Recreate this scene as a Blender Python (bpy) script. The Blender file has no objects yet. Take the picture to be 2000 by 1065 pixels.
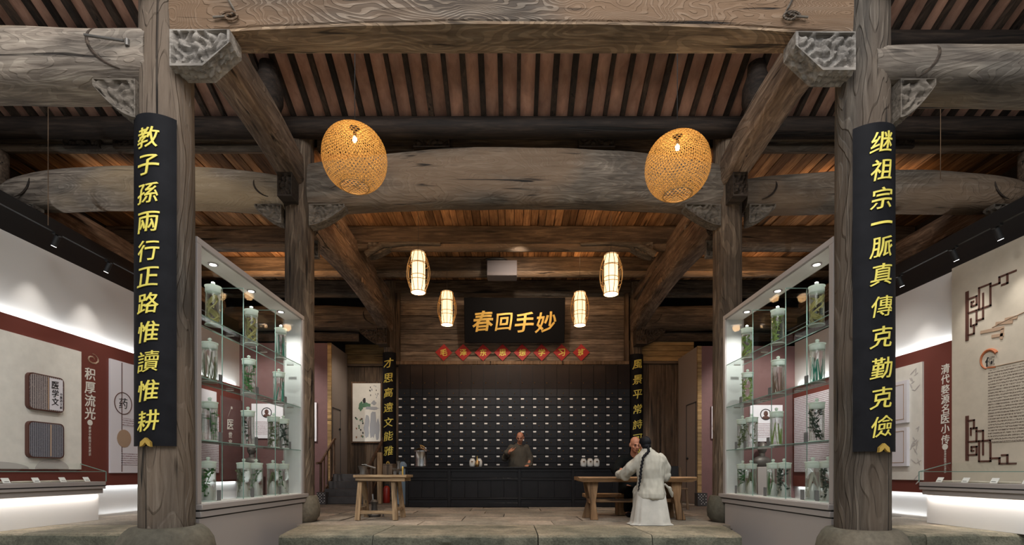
import bpy, bmesh, math, random
from mathutils import Vector, Matrix, noise
random.seed(7)
R = math.radians
PI = math.pi
S = bpy.context.scene
COL = S.collection

# ------------------------------------------------------------------ camera, world, exposure
H = 0.8                      # eye height above the raised floor
F = 950.0                    # focal length in pixels of the 2000 px wide frame
cd = bpy.data.cameras.new('camera'); cam = bpy.data.objects.new('camera', cd); COL.objects.link(cam)
cam.location = (0, 0, H); cam.rotation_euler = (PI/2, 0, 0)
cd.sensor_width = 36; cd.lens = F/2000*36; cd.shift_x = 0.0015; cd.shift_y = (922-532.5)/2000
cd.clip_start = 0.05; cd.clip_end = 100
S.camera = cam
w = bpy.data.worlds.new('world'); S.world = w; w.use_nodes = True
w.node_tree.nodes['Background'].inputs[0].default_value = (0.86, 0.93, 1.0, 1)
w.node_tree.nodes['Background'].inputs[1].default_value = 0.34
vs = S.view_settings
vs.view_transform = 'Standard'; vs.look = 'None'; vs.gamma = 1; vs.use_curve_mapping = False
vs.exposure = 0.0
try:
    S.cycles.transparent_max_bounces = 40; S.cycles.max_bounces = 12; S.cycles.transmission_bounces = 12; S.cycles.diffuse_bounces = 4
    S.cycles.sample_clamp_indirect = 4; S.cycles.caustics_reflective = False; S.cycles.caustics_refractive = False
except Exception: pass

def light(name, kind, loc, energy, col, target=None, size=0.1, size_y=None, spot=60, blend=0.6, parent=None):
    d = bpy.data.lights.new(name, kind); d.energy = energy; d.color = col
    if kind == 'AREA':
        d.size = size
        if size_y: d.shape = 'RECTANGLE'; d.size_y = size_y
    elif kind == 'SPOT':
        d.spot_size = R(spot); d.spot_blend = blend; d.shadow_soft_size = size
    else: d.shadow_soft_size = size
    o = bpy.data.objects.new(name, d); COL.objects.link(o); o.location = loc
    if target is not None:
        o.rotation_euler = (Vector(target)-Vector(loc)).to_track_quat('-Z', 'Y').to_euler()
    return o
WARM = (1.0, 0.58, 0.27); NEUT = (1.0, 0.95, 0.88); COOL = (0.92, 0.97, 1.0)
# daylight falling into the open court in front of the hall
light('court_daylight', 'AREA', (0, -1.5, 7.5), 490, (0.97, 0.98, 1.0), target=(0, 6.5, 2.0), size=9, size_y=4)
light('court_bounce_fill', 'AREA', (0, 0.5, 8.5), 480, (1.0, 0.96, 0.9), target=(0, 1.2, 0), size=9, size_y=3)  # added area lamp, bounces off the court floor onto beam undersides
# warm uplights lying on the tie beams, washing the plank ceiling
for x in (-6.3, -2.2, 1.0, 3.0, 6.2):
    light('beam_uplight', 'AREA', (x, 8.6 if abs(x) > 5 else 8.35, 5.62), 22 if abs(x) < 3 else 9, WARM, target=(x, 9.3, 6.3), size=1.6, size_y=0.08)
for x in (-5.6, 1.4, 5.4):
    light('beam_uplight_rear', 'AREA', (x, 10.95, 5.62), 30 if x < 0 else 16, WARM, target=(x, 11.9, 6.3), size=1.8, size_y=0.08)
# ceiling spots over the hall
for x, y, e in ((-2.2, 7.2, 260), (2.2, 7.1, 240), (0, 9.0, 200)):
    light('ceiling_spot', 'SPOT', (x, y, 5.6), e, (1.0, 0.86, 0.68), target=(x*0.95, y+0.4, 0), size=0.06, spot=75, blend=0.9)
light('counter_spot', 'SPOT', (-0.5, 9.6, 5.5), 250, (1.0, 0.88, 0.74), target=(-0.2, 12.9, 1.6), size=0.08, spot=70, blend=0.9)
light('painting_fill', 'SPOT', (-4.1, 12.3, 4.4), 130, (1.0, 0.9, 0.78), target=(-4.25, 14.4, 2.4), size=0.05, spot=75, blend=1.0)  # added lamp without a fixture, brightens the painting and planks
for sx in (-1, 1):
    for y_ in (6.0, 8.2): light('aisle_fill', 'SPOT', (sx*4.9, y_, 4.75), 130, NEUT, target=(sx*7.2, y_+0.9, 1.7), size=0.06, spot=62, blend=1.0)  # added flood lamps without fixtures, brighten the exhibition boards
light('plank_wall_fill', 'SPOT', (0.2, 10.2, 5.45), 170, (1.0, 0.84, 0.68), target=(0.1, 13.45, 4.45), size=0.1, spot=95, blend=1.0)  # added lamp, only there to brighten the plank wall
light('cabinet_wash', 'AREA', (-0.1, 13.02, 3.72), 6, (1.0, 0.55, 0.28), target=(-0.1, 13.2, 3.0), size=5.5, size_y=0.06)

# ------------------------------------------------------------------ tagging
def tag(o, label=None, cat=None, group=None, kind=None):
    if label: o['label'] = label
    if cat: o['category'] = cat
    if group: o['group'] = group
    if kind: o['kind'] = kind
    return o
def empty(name, loc, label=None, cat=None, group=None, kind=None):
    o = bpy.data.objects.new(name, None); COL.objects.link(o); o.location = loc; o.empty_display_size = 0.1
    return tag(o, label, cat, group, kind)
def wloc(o):
    v = Vector(o.location)
    while o.parent: o = o.parent; v += Vector(o.location)
    return v
def link_mesh(name, me, parent=None, loc=(0, 0, 0)):
    o = bpy.data.objects.new(name, me); COL.objects.link(o); o.location = loc
    if parent: o.parent = parent
    return o

# ------------------------------------------------------------------ mesh builder (world coordinates)
class MB:
    def __init__(s): s.v = []; s.f = []
    def add(s, vs_, fs):
        n = len(s.v); s.v += [tuple(p) for p in vs_]; s.f += [tuple(i+n for i in q) for q in fs]; return s
    def box(s, x0, x1, y0, y1, z0, z1):
        p = [(x, y, z) for z in (z0, z1) for y in (y0, y1) for x in (x0, x1)]
        return s.add(p, [(0, 2, 3, 1), (4, 5, 7, 6), (0, 1, 5, 4), (2, 6, 7, 3), (0, 4, 6, 2), (1, 3, 7, 5)])
    def obox(s, c, sx, sy, sz, M=None):
        M = M or Matrix.Identity(3); c = Vector(c)
        p = [c + M @ Vector((x*sx/2, y*sy/2, z*sz/2)) for z in (-1, 1) for y in (-1, 1) for x in (-1, 1)]
        return s.add(p, [(0, 2, 3, 1), (4, 5, 7, 6), (0, 1, 5, 4), (2, 6, 7, 3), (0, 4, 6, 2), (1, 3, 7, 5)])
    def bar(s, a, b, w_, d, up=(0, 0, 1), w1=None, d1=None):
        a = Vector(a); b = Vector(b); t = (b-a).normalized(); u = Vector(up)
        x = t.cross(u)
        if x.length < 1e-4: x = t.cross(Vector((0, 1, 0)))
        x.normalize(); y = x.cross(t).normalized()
        w1 = w1 or w_; d1 = d1 or d
        p = [a+x*i*w_/2+y*j*d/2 for i, j in ((-1, -1), (1, -1), (1, 1), (-1, 1))]
        p += [b+x*i*w1/2+y*j*d1/2 for i, j in ((-1, -1), (1, -1), (1, 1), (-1, 1))]
        return s.add(p, [(3, 2, 1, 0), (4, 5, 6, 7), (0, 1, 5, 4), (1, 2, 6, 5), (2, 3, 7, 6), (3, 0, 4, 7)])
    def loft(s, rings, cap=True, closed=True):
        n = len(rings[0]); vs_ = [p for r in rings for p in r]; fs = []
        for i in range(len(rings)-1):
            for j in range(n if closed else n-1):
                k = (j+1) % n
                fs.append((i*n+j, i*n+k, (i+1)*n+k, (i+1)*n+j))
        if cap:
            fs.append(tuple(range(n))[::-1]); fs.append(tuple((len(rings)-1)*n+j for j in range(n)))
        return s.add(vs_, fs)
    def tube(s, pts, r, n=8, cap=True):
        pts = [Vector(p) for p in pts]; rings = []
        rs = r if isinstance(r, (list, tuple)) else [r]*len(pts)
        up = Vector((0, 0, 1)); prev = None
        for i, p in enumerate(pts):
            t = (pts[min(i+1, len(pts)-1)]-pts[max(i-1, 0)]).normalized()
            if prev is None:
                x = t.cross(up)
                if x.length < 1e-3: x = t.cross(Vector((1, 0, 0)))
            else: x = prev - t*prev.dot(t)
            x.normalize(); prev = x; y = t.cross(x)
            rings.append([p+(x*math.cos(a)+y*math.sin(a))*rs[i] for a in (2*PI*k/n for k in range(n))])
        return s.loft(rings, cap)
    def cyl(s, c, r, z0, z1, n=20, r1=None):
        return s.lathe(c, [(r, z0), (r if r1 is None else r1, z1)], n)
    def lathe(s, c, prof, n=20, cap=True):
        rings = [[(c[0]+r*math.cos(a), c[1]+r*math.sin(a), z) for a in (2*PI*k/n for k in range(n))] for r, z in prof]
        return s.loft(rings, cap)
    def ell(s, c, rx, ry, rz, M=None, nu=14, nv=9):
        c = Vector(c); M = M or Matrix.Identity(3); rings = []
        for i in range(nv+1):
            t = PI*(0.03+0.94*i/nv)
            rings.append([c+M @ Vector((rx*math.sin(t)*math.cos(a), ry*math.sin(t)*math.sin(a), -rz*math.cos(t))) for a in (2*PI*k/nu for k in range(nu))])
        return s.loft(rings)
    def cap_(s, a, b, r0, r1=None, n=10):
        r1 = r0 if r1 is None else r1; a = Vector(a); b = Vector(b)
        s.ell(a, r0, r0, r0, nu=n, nv=6); s.ell(b, r1, r1, r1, nu=n, nv=6)
        return s.tube([a, b], [r0, r1], n)
    def prism(s, poly, y0, y1):           # polygon in xz extruded along y
        n = len(poly)
        return s.loft([[(x, y0, z) for x, z in poly], [(x, y1, z) for x, z in poly]])
    def mesh(s, name, mat, off=(0, 0, 0), sharp=38):
        me = bpy.data.meshes.new(name); ox, oy, oz = off
        me.from_pydata([(x-ox, y-oy, z-oz) for x, y, z in s.v], [], s.f)
        if mat: me.materials.append(mat)
        if len(s.f) < 60000:
            bm = bmesh.new(); bm.from_mesh(me); bmesh.ops.recalc_face_normals(bm, faces=bm.faces); bm.to_mesh(me); bm.free()
        me.shade_smooth(); me.set_sharp_from_angle(angle=R(sharp)); me.validate(); me.update()
        return me
    def part(s, name, mat, parent, label=None, sharp=38):
        o = link_mesh(name, s.mesh(name, mat, wloc(parent), sharp), parent)
        if label: o['label'] = label
        return o
    def thing(s, name, mat, loc, label, cat, group=None, kind=None, sharp=38):
        o = link_mesh(name, s.mesh(name, mat, loc, sharp), None, loc)
        return tag(o, label, cat, group, kind)
def bevel(o, w_=0.006, seg=1):
    m = o.modifiers.new('bevel', 'BEVEL'); m.width = w_; m.segments = seg; m.limit_method = 'ANGLE'; return o
def struct(name, mb, mat):
    o = link_mesh(name, mb.mesh(name, mat)); o['kind'] = 'structure'; return o

# ------------------------------------------------------------------ materials
class NT:
    def __init__(s, name):
        s.m = bpy.data.materials.new(name); s.m.use_nodes = True; s.t = s.m.node_tree; s.n = s.t.nodes; s.l = s.t.links
        s.b = s.n['Principled BSDF']; s.out = s.n['Material Output']
    def node(s, t, **kw):
        o = s.n.new(t)
        for k, v in kw.items():
            if hasattr(o, k) and not isinstance(k, int): setattr(o, k, v)
        return o
    def link(s, a, b): s.l.new(a, b)
def ramp(nt, fac, stops):
    r = nt.node('ShaderNodeValToRGB'); e = r.color_ramp.elements
    while len(e) < len(stops): e.new(0.5)
    for i, (p, c) in enumerate(stops):
        e[i].position = p; e[i].color = (*c, 1) if len(c) == 3 else c
    nt.link(fac, r.inputs[0]); return r.outputs[0]
def mixc(nt, fac, a, b, mode='MIX'):
    m = nt.node('ShaderNodeMix', data_type='RGBA', blend_type=mode)
    for sock, v in ((m.inputs[0], fac), (m.inputs[6], a), (m.inputs[7], b)):
        if isinstance(v, (int, float)): sock.default_value = v
        elif isinstance(v, tuple): sock.default_value = (*v, 1) if len(v) == 3 else v
        else: nt.link(v, sock)
    return m.outputs[2]
def noise_tex(nt, vec, scale, detail=6, rough=0.6, dist=0):
    n = nt.node('ShaderNodeTexNoise'); n.inputs['Scale'].default_value = scale; n.inputs['Detail'].default_value = detail
    n.inputs['Roughness'].default_value = rough; n.inputs['Distortion'].default_value = dist
    nt.link(vec, n.inputs['Vector']); return n.outputs['Fac']
def coords(nt, sc=(1, 1, 1), rnd=True):
    tc = nt.node('ShaderNodeTexCoord'); mp = nt.node('ShaderNodeMapping'); mp.inputs['Scale'].default_value = sc
    src = tc.outputs['Object']
    if rnd:
        oi = nt.node('ShaderNodeObjectInfo'); ad = nt.node('ShaderNodeVectorMath', operation='MULTIPLY_ADD')
        ad.inputs[1].default_value = (1, 1, 1)
        cb = nt.node('ShaderNodeVectorMath', operation='SCALE'); cx = nt.node('ShaderNodeCombineXYZ')
        for i in range(3): nt.link(oi.outputs['Random'], cx.inputs[i])
        nt.link(cx.outputs[0], cb.inputs[0]); cb.inputs['Scale'].default_value = 17.0
        nt.link(src, ad.inputs[0]); nt.link(cb.outputs[0], ad.inputs[2]); src = ad.outputs[0]
    nt.link(src, mp.inputs['Vector']); return mp.outputs[0]
def bump(nt, h, strength, dist=0.01):
    b = nt.node('ShaderNodeBump'); b.inputs['Strength'].default_value = strength; b.inputs['Distance'].default_value = dist
    nt.link(h, b.inputs['Height']); nt.link(b.outputs[0], nt.b.inputs['Normal'])
def plain(name, col, rough=0.6, metal=0, emis=None, es=0, spec=0.5, var=0.0):
    nt = NT(name); b = nt.b
    b.inputs['Base Color'].default_value = (*col, 1); b.inputs['Roughness'].default_value = rough
    b.inputs['Metallic'].default_value = metal; b.inputs['Specular IOR Level'].default_value = spec
    if var:
        v = coords(nt, (1, 1, 1)); f = noise_tex(nt, v, 6, 6)
        c = ramp(nt, f, [(0.3, tuple(x*(1-var) for x in col)), (0.7, tuple(min(1, x*(1+var)) for x in col))])
        nt.link(c, b.inputs['Base Color']); bump(nt, f, 0.15, 0.004)
    if emis: b.inputs['Emission Color'].default_value = (*emis, 1); b.inputs['Emission Strength'].default_value = es
    return nt.m
def wood(name, dark, mid, light_, axis='X', grain=9.0, rough=0.75, bmp=0.5, rings=0.0, cracks=0.5, stain=None, rnd=0.25, rmix=0.28, rsc=1.9):
    nt = NT(name)
    st = {'X': (0.09, 1, 1), 'Y': (1, 0.09, 1), 'Z': (1, 1, 0.07)}[axis]
    v = coords(nt, st)
    g = noise_tex(nt, v, grain*3, 8, 0.65, 0.6)
    base = ramp(nt, g, [(0.28, dark), (0.5, mid), (0.74, light_)])
    hgt = g
    if rings:
        v2 = coords(nt, {'X': (0.32, 1, 1), 'Y': (1, 0.32, 1), 'Z': (1, 1, 0.22)}[axis])
        nn = noise_tex(nt, v2, rsc, 2.5, 0.5, 0.35)
        mt = nt.node('ShaderNodeMath', operation='MULTIPLY'); mt.inputs[1].default_value = rings; nt.link(nn, mt.inputs[0])
        sn = nt.node('ShaderNodeMath', operation='SINE'); nt.link(mt.outputs[0], sn.inputs[0])
        rg = ramp(nt, sn.outputs[0], [(0.0, (0, 0, 0)), (0.45, (1, 1, 1))])
        base = mixc(nt, rmix, base, mixc(nt, rg, dark, base), 'MIX')
        ad = nt.node('ShaderNodeMath', operation='ADD'); nt.link(g, ad.inputs[0]); nt.link(rg, ad.inputs[1]); hgt = ad.outputs[0]
    # blotches
    v3 = coords(nt, {'X': (0.5, 1, 1), 'Y': (1, 0.5, 1), 'Z': (1, 1, 0.4)}[axis])
    bl = noise_tex(nt, v3, 1.7, 4, 0.6)
    blr = ramp(nt, bl, [(0.35, (0.55, 0.55, 0.55)), (0.62, (1.15, 1.12, 1.08))])
    base = mixc(nt, 1.0, base, blr, 'MULTIPLY')
    if stain:
        sf = ramp(nt, noise_tex(nt, v3, 0.9, 3, 0.5, 0.4), [(0.44, (0, 0, 0)), (0.6, (1, 1, 1))])
        base = mixc(nt, sf, base, mixc(nt, 0.65, base, stain), 'MIX')
    if cracks:
        v4 = coords(nt, {'X': (0.05, 1, 1), 'Y': (1, 0.05, 1), 'Z': (1, 1, 0.04)}[axis])
        cr = ramp(nt, noise_tex(nt, v4, 13, 3, 0.5, 0.8), [(0.30, (0, 0, 0)), (0.37, (1, 1, 1))])
        base = mixc(nt, cr, tuple(c*0.35 for c in dark), base)
        ad = nt.node('ShaderNodeMath', operation='ADD'); nt.link(hgt, ad.inputs[0]); nt.link(cr, ad.inputs[1]); hgt = ad.outputs[0]
    if rnd:
        oi = nt.node('ShaderNodeObjectInfo'); rr = ramp(nt, oi.outputs['Random'], [(0, (1-rnd,)*3), (1, (1+rnd,)*3)])
        base = mixc(nt, 1.0, base, rr, 'MULTIPLY')
    nt.link(base, nt.b.inputs['Base Color']); nt.b.inputs['Roughness'].default_value = rough
    nt.b.inputs['Specular IOR Level'].default_value = 0.3
    bump(nt, hgt, bmp, 0.012); return nt.m
def glass(name, tint=(0.93, 0.98, 0.96), k=0.9, rough=0.02):
    nt = NT(name); tr = nt.node('ShaderNodeBsdfTransparent'); tr.inputs[0].default_value = (*tint, 1)
    gl = nt.node('ShaderNodeBsdfGlossy'); gl.inputs['Roughness'].default_value = rough
    fr = nt.node('ShaderNodeLayerWeight'); fr.inputs[0].default_value = 0.5
    pw = nt.node('ShaderNodeMath', operation='POWER'); pw.inputs[1].default_value = 4.5; nt.link(fr.outputs['Facing'], pw.inputs[0])
    mu = nt.node('ShaderNodeMath', operation='MULTIPLY_ADD'); mu.inputs[1].default_value = k; mu.inputs[2].default_value = 0.03*k
    nt.link(pw.outputs[0], mu.inputs[0]); mx = nt.node('ShaderNodeMixShader')
    nt.link(mu.outputs[0], mx.inputs[0]); nt.link(tr.outputs[0], mx.inputs[1]); nt.link(gl.outputs[0], mx.inputs[2])
    nt.link(mx.outputs[0], nt.out.inputs[0]); return nt.m
def translucent(name, col, mix=0.5, rough=0.7):
    nt = NT(name); d = nt.node('ShaderNodeBsdfDiffuse'); t = nt.node('ShaderNodeBsdfTranslucent')
    d.inputs[0].default_value = (*col, 1); t.inputs[0].default_value = (*col, 1)
    mx = nt.node('ShaderNodeMixShader'); mx.inputs[0].default_value = mix
    nt.link(d.outputs[0], mx.inputs[1]); nt.link(t.outputs[0], mx.inputs[2]); nt.link(mx.outputs[0], nt.out.inputs[0]); return nt.m
def stone(name, a, b, c, scale=2.2, bmp=0.6):
    nt = NT(name); v = coords(nt, (1, 1, 1))
    f = noise_tex(nt, v, scale, 9, 0.66, 0.3); g = noise_tex(nt, v, scale*9, 6, 0.7)
    base = ramp(nt, f, [(0.32, a), (0.5, b), (0.68, c)])
    base = mixc(nt, 0.45, base, ramp(nt, g, [(0.3, tuple(x*0.45 for x in a)), (0.65, c)]), 'MIX')
    pt = ramp(nt, noise_tex(nt, v, 0.9, 3, 0.5), [(0.42, (0.72, 0.74, 0.7)), (0.6, (1.12, 1.08, 1.02))])
    base = mixc(nt, 1.0, base, pt, 'MULTIPLY')
    oi = nt.node('ShaderNodeObjectInfo'); rr = ramp(nt, oi.outputs['Random'], [(0, (0.82,)*3), (1, (1.14,)*3)])
    base = mixc(nt, 1.0, base, rr, 'MULTIPLY')
    nt.link(base, nt.b.inputs['Base Color']); nt.b.inputs['Roughness'].default_value = 0.8
    ad = nt.node('ShaderNodeMath', operation='ADD'); nt.link(f, ad.inputs[0]); nt.link(g, ad.inputs[1])
    bump(nt, ad.outputs[0], bmp, 0.02); return nt.m
def printed(name, paper, ink, rows, cols, axis_u='Y', thr=0.5, vertical=False):
    """rows of small illegible print on a flat surface"""
    nt = NT(name); tc = nt.node('ShaderNodeTexCoord'); sp = nt.node('ShaderNodeSeparateXYZ'); nt.link(tc.outputs['Object'], sp.inputs[0])
    u = sp.outputs[{'X': 0, 'Y': 1}[axis_u]]; z = sp.outputs[2]
    if vertical: u, z = z, u
    def frac(s_, k):
        m = nt.node('ShaderNodeMath', operation='MULTIPLY'); m.inputs[1].default_value = k; nt.link(s_, m.inputs[0])
        f = nt.node('ShaderNodeMath', operation='PINGPONG'); f.inputs[1].default_value = 0.5; nt.link(m.outputs[0], f.inputs[0]); return f.outputs[0], m.outputs[0]
    fz, mz = frac(z, rows)
    row = nt.node('ShaderNodeMath', operation='GREATER_THAN'); row.inputs[1].default_value = 0.22; nt.link(fz, row.inputs[0])
    cx = nt.node('ShaderNodeCombineXYZ')
    mu = nt.node('ShaderNodeMath', operation='MULTIPLY'); mu.inputs[1].default_value = cols; nt.link(u, mu.inputs[0])
    nt.link(mu.outputs[0], cx.inputs[0]); nt.link(mz, cx.inputs[1])
    n = noise_tex(nt, cx.outputs[0], 2.2, 3, 0.7)
    g = nt.node('ShaderNodeMath', operation='GREATER_THAN'); g.inputs[1].default_value = thr; nt.link(n, g.inputs[0])
    a = nt.node('ShaderNodeMath', operation='MULTIPLY'); nt.link(row.outputs[0], a.inputs[0]); nt.link(g.outputs[0], a.inputs[1])
    nt.link(mixc(nt, a.outputs[0], paper, ink), nt.b.inputs['Base Color']); nt.b.inputs['Roughness'].default_value = 0.6
    return nt.m

M = {}
M['col'] = {}
GW = ((0.035, 0.028, 0.022), (0.13, 0.105, 0.085), (0.26, 0.225, 0.19))
M['column'] = wood('weathered_column', (0.018, 0.014, 0.011), (0.095, 0.08, 0.066), (0.21, 0.185, 0.155), axis='Z', grain=8, bmp=1.0, cracks=1, rings=90, stain=(0.14, 0.10, 0.07), rmix=0.4)
M['column_warm'] = wood('warm_column', (0.03, 0.02, 0.013), (0.14, 0.10, 0.07), (0.27, 0.21, 0.15), axis='Z', grain=8, bmp=0.8, cracks=1, rings=90, rmix=0.35)
M['front_beam'] = wood('swirled_beam', (0.03, 0.02, 0.014), (0.13, 0.10, 0.075), (0.25, 0.215, 0.18), axis='X', grain=5, rings=300, bmp=0.7, cracks=0.8, stain=(0.17, 0.10, 0.055), rmix=0.75, rsc=2.4)
M['front_under'] = wood('lit_beam_underside', (0.07, 0.045, 0.028), (0.24, 0.165, 0.105), (0.42, 0.32, 0.22), axis='X', grain=6, rings=160, bmp=0.6, cracks=0.8, rmix=0.4)  # tan wood, coloured paler than the body to look lit from below
M['beam_x'] = wood('grey_beam_x', (0.04, 0.03, 0.024), (0.15, 0.125, 0.10), (0.27, 0.235, 0.2), axis='X', grain=6, rings=150, bmp=0.5, cracks=0.8, stain=(0.2, 0.13, 0.08))
M['side_beam'] = wood('pale_beam', (0.07, 0.055, 0.045), (0.24, 0.2, 0.165), (0.42, 0.37, 0.31), axis='X', grain=6, rings=170, bmp=0.5, cracks=0.8, stain=(0.36, 0.26, 0.15))
M['beam_y'] = wood('brown_beam_y', (0.05, 0.033, 0.024), (0.2, 0.14, 0.10), (0.36, 0.28, 0.215), axis='Y', grain=6, rings=110, bmp=0.5, cracks=0.8)
M['dark_x'] = wood('dark_purlin', (0.007, 0.005, 0.004), (0.022, 0.014, 0.010), (0.055, 0.038, 0.027), axis='X', grain=6, bmp=0.4)
M['cross_x'] = wood('cross_beam', (0.025, 0.017, 0.012), (0.085, 0.06, 0.042), (0.19, 0.14, 0.10), axis='X', grain=6, bmp=0.4, cracks=0.7)
M['rafter'] = wood('rafter_dark', (0.012, 0.008, 0.006), (0.035, 0.023, 0.016), (0.075, 0.05, 0.035), axis='Y', grain=6, bmp=0.3, rnd=0.5)
M['tile'] = wood('roof_board', (0.31, 0.16, 0.11), (0.42, 0.235, 0.17), (0.5, 0.3, 0.22), axis='Y', grain=3, bmp=0.1, cracks=0, rnd=0.15)
M['plank_y'] = wood('ceiling_plank', (0.13, 0.06, 0.025), (0.32, 0.165, 0.075), (0.52, 0.30, 0.14), axis='Y', grain=6, bmp=0.3, cracks=0.5, rnd=0.55)
M['plank_x'] = wood('wall_plank_x', (0.05, 0.035, 0.026), (0.19, 0.14, 0.105), (0.36, 0.28, 0.215), axis='X', grain=6, bmp=0.4, cracks=1, rnd=0.25)
M['plank_z'] = wood('wall_plank_z', (0.03, 0.02, 0.013), (0.10, 0.066, 0.042), (0.18, 0.125, 0.085), axis='Z', grain=6, bmp=0.3, cracks=0.7, rnd=0.25)
M['yellow_x'] = wood('yellow_plank', (0.14, 0.08, 0.03), (0.33, 0.21, 0.09), (0.46, 0.32, 0.15), axis='X', grain=5, bmp=0.3, rnd=0.15)
M['carve'] = wood('carved_wood', (0.03, 0.024, 0.02), (0.13, 0.11, 0.09), (0.24, 0.21, 0.18), axis='X', grain=8, bmp=0.4, cracks=0)
M['carve_pale'] = wood('carved_pale', (0.09, 0.08, 0.07), (0.3, 0.27, 0.24), (0.48, 0.45, 0.41), axis='X', grain=8, bmp=0.4, cracks=0)
M['carve_dark'] = wood('carved_dark', (0.012, 0.009, 0.007), (0.045, 0.032, 0.024), (0.10, 0.075, 0.055), axis='X', grain=8, bmp=0.4, cracks=0)
M['table'] = wood('table_wood', (0.09, 0.05, 0.025), (0.26, 0.15, 0.075), (0.42, 0.26, 0.14), axis='X', grain=6, bmp=0.3, cracks=0.4, rnd=0.1)
M['table_z'] = wood('table_leg', (0.09, 0.05, 0.025), (0.26, 0.15, 0.075), (0.42, 0.26, 0.14), axis='Z', grain=6, bmp=0.3, cracks=0.4, rnd=0.1)
M['bench'] = wood('bench_wood', (0.1, 0.065, 0.035), (0.3, 0.2, 0.115), (0.48, 0.36, 0.22), axis='X', grain=6, bmp=0.4, cracks=0.6, rnd=0.1)
M['bench_z'] = wood('bench_leg', (0.1, 0.065, 0.035), (0.3, 0.2, 0.115), (0.48, 0.36, 0.22), axis='Z', grain=6, bmp=0.4, cracks=0.6, rnd=0.1)
M['rail'] = wood('rail_wood', (0.035, 0.02, 0.012), (0.10, 0.058, 0.035), (0.18, 0.11, 0.07), axis='Z', grain=6, bmp=0.3, rnd=0.1)
M['lacquer'] = plain('black_lacquer', (0.008, 0.007, 0.008), 0.42, var=0.25, spec=0.35)
M['door_lacquer'] = plain('door_lacquer', (0.012, 0.007, 0.006), 0.5, var=0.25, spec=0.2)
M['lacquer_d'] = plain('drawer_lacquer', (0.009, 0.008, 0.009), 0.34, spec=0.32, var=0.3)
M['board'] = plain('couplet_black', (0.012, 0.012, 0.014), 0.6, var=0.2, spec=0.06)
M['plaque'] = plain('plaque_black', (0.006, 0.006, 0.007), 0.55, spec=0.05)
M['gold'] = plain('gold_leaf', (0.72, 0.52, 0.10), 0.45, 0.35, var=0.15)
M['gold_y'] = plain('bright_gold', (0.78, 0.66, 0.12), 0.5, 0.1, var=0.15)
M['gold_o'] = plain('orange_gold', (0.62, 0.4, 0.09), 0.4, 0.5, var=0.2)
M['label'] = plain('drawer_label', (0.85, 0.83, 0.8), 0.6)
M['brass'] = plain('brass', (0.45, 0.28, 0.12), 0.35, 0.9)
M['red'] = plain('red_paper', (0.42, 0.012, 0.012), 0.55, var=0.12)
M['stone'] = stone('floor_stone', (0.125, 0.10, 0.08), (0.25, 0.205, 0.165), (0.40, 0.34, 0.28))
M['stone_edge'] = stone('edge_stone', (0.10, 0.10, 0.082), (0.25, 0.245, 0.2), (0.42, 0.40, 0.34), 3.6, 1.4)
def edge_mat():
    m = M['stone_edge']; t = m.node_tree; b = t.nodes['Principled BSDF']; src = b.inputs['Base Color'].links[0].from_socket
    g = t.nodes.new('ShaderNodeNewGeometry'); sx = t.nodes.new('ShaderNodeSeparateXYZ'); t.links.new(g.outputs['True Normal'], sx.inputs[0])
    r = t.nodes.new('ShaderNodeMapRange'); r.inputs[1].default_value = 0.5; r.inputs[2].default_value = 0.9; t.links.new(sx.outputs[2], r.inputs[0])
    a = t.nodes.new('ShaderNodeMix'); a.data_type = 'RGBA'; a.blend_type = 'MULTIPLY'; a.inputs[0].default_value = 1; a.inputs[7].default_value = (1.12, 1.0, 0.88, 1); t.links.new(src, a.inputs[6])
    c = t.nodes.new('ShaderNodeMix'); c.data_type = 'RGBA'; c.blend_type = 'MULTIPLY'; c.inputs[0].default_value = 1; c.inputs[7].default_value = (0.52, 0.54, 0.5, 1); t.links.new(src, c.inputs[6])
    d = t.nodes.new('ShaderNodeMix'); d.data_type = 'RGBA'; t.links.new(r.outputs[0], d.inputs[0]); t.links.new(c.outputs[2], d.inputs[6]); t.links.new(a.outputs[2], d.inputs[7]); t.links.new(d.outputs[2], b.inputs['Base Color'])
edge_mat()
M['drum'] = stone('drum_stone', (0.075, 0.062, 0.045), (0.125, 0.107, 0.08), (0.17, 0.15, 0.115), 1.6, 0.3)
M['earth'] = plain('bed', (0.02, 0.018, 0.015), 0.9)
M['white'] = plain('white_wall', (0.72, 0.70, 0.68), 0.75)
M['liner'] = plain('liner', (0.5, 0.5, 0.48), 0.7)
M['case_white'] = plain('case_white', (0.35, 0.315, 0.30), 0.6)
M['beige'] = plain('beige_board', (0.33, 0.27, 0.235), 0.8)
M['maroon'] = plain('maroon_wall', (0.13, 0.062, 0.06), 0.7, var=0.08)
M['maroon_p'] = plain('maroon_panel', (0.145, 0.034, 0.024), 0.6)
M['black'] = plain('black_metal', (0.012, 0.012, 0.013), 0.5)
M['panel'] = plain('panel_cream', (0.76, 0.74, 0.68), 0.6, var=0.06)
M['panel_w'] = plain('panel_white', (0.74, 0.72, 0.77), 0.6)
M['panel_b'] = plain('panel_beige', (0.56, 0.50, 0.41), 0.7, var=0.06)
M['brown_print'] = plain('brown_print', (0.09, 0.035, 0.025), 0.6)
M['ink'] = plain('ink', (0.02, 0.018, 0.02), 0.6)
M['orange_print'] = plain('orange_print', (0.42, 0.13, 0.05), 0.6)
M['tan_print'] = plain('tan_print', (0.42, 0.29, 0.2), 0.6)
M['cream_text'] = plain('cream_text', (0.72, 0.7, 0.64), 0.6)
M['cloud_print'] = plain('cloud_print', (0.50, 0.47, 0.45), 0.6)
M['text_h'] = printed('text_rows', (0.56, 0.50, 0.41), (0.13, 0.10, 0.08), 24, 40, 'Y', 0.47)
M['text_w'] = printed('text_rows_white', (0.74, 0.72, 0.77), (0.25, 0.15, 0.17), 24, 45, 'Y', 0.47)
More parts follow.
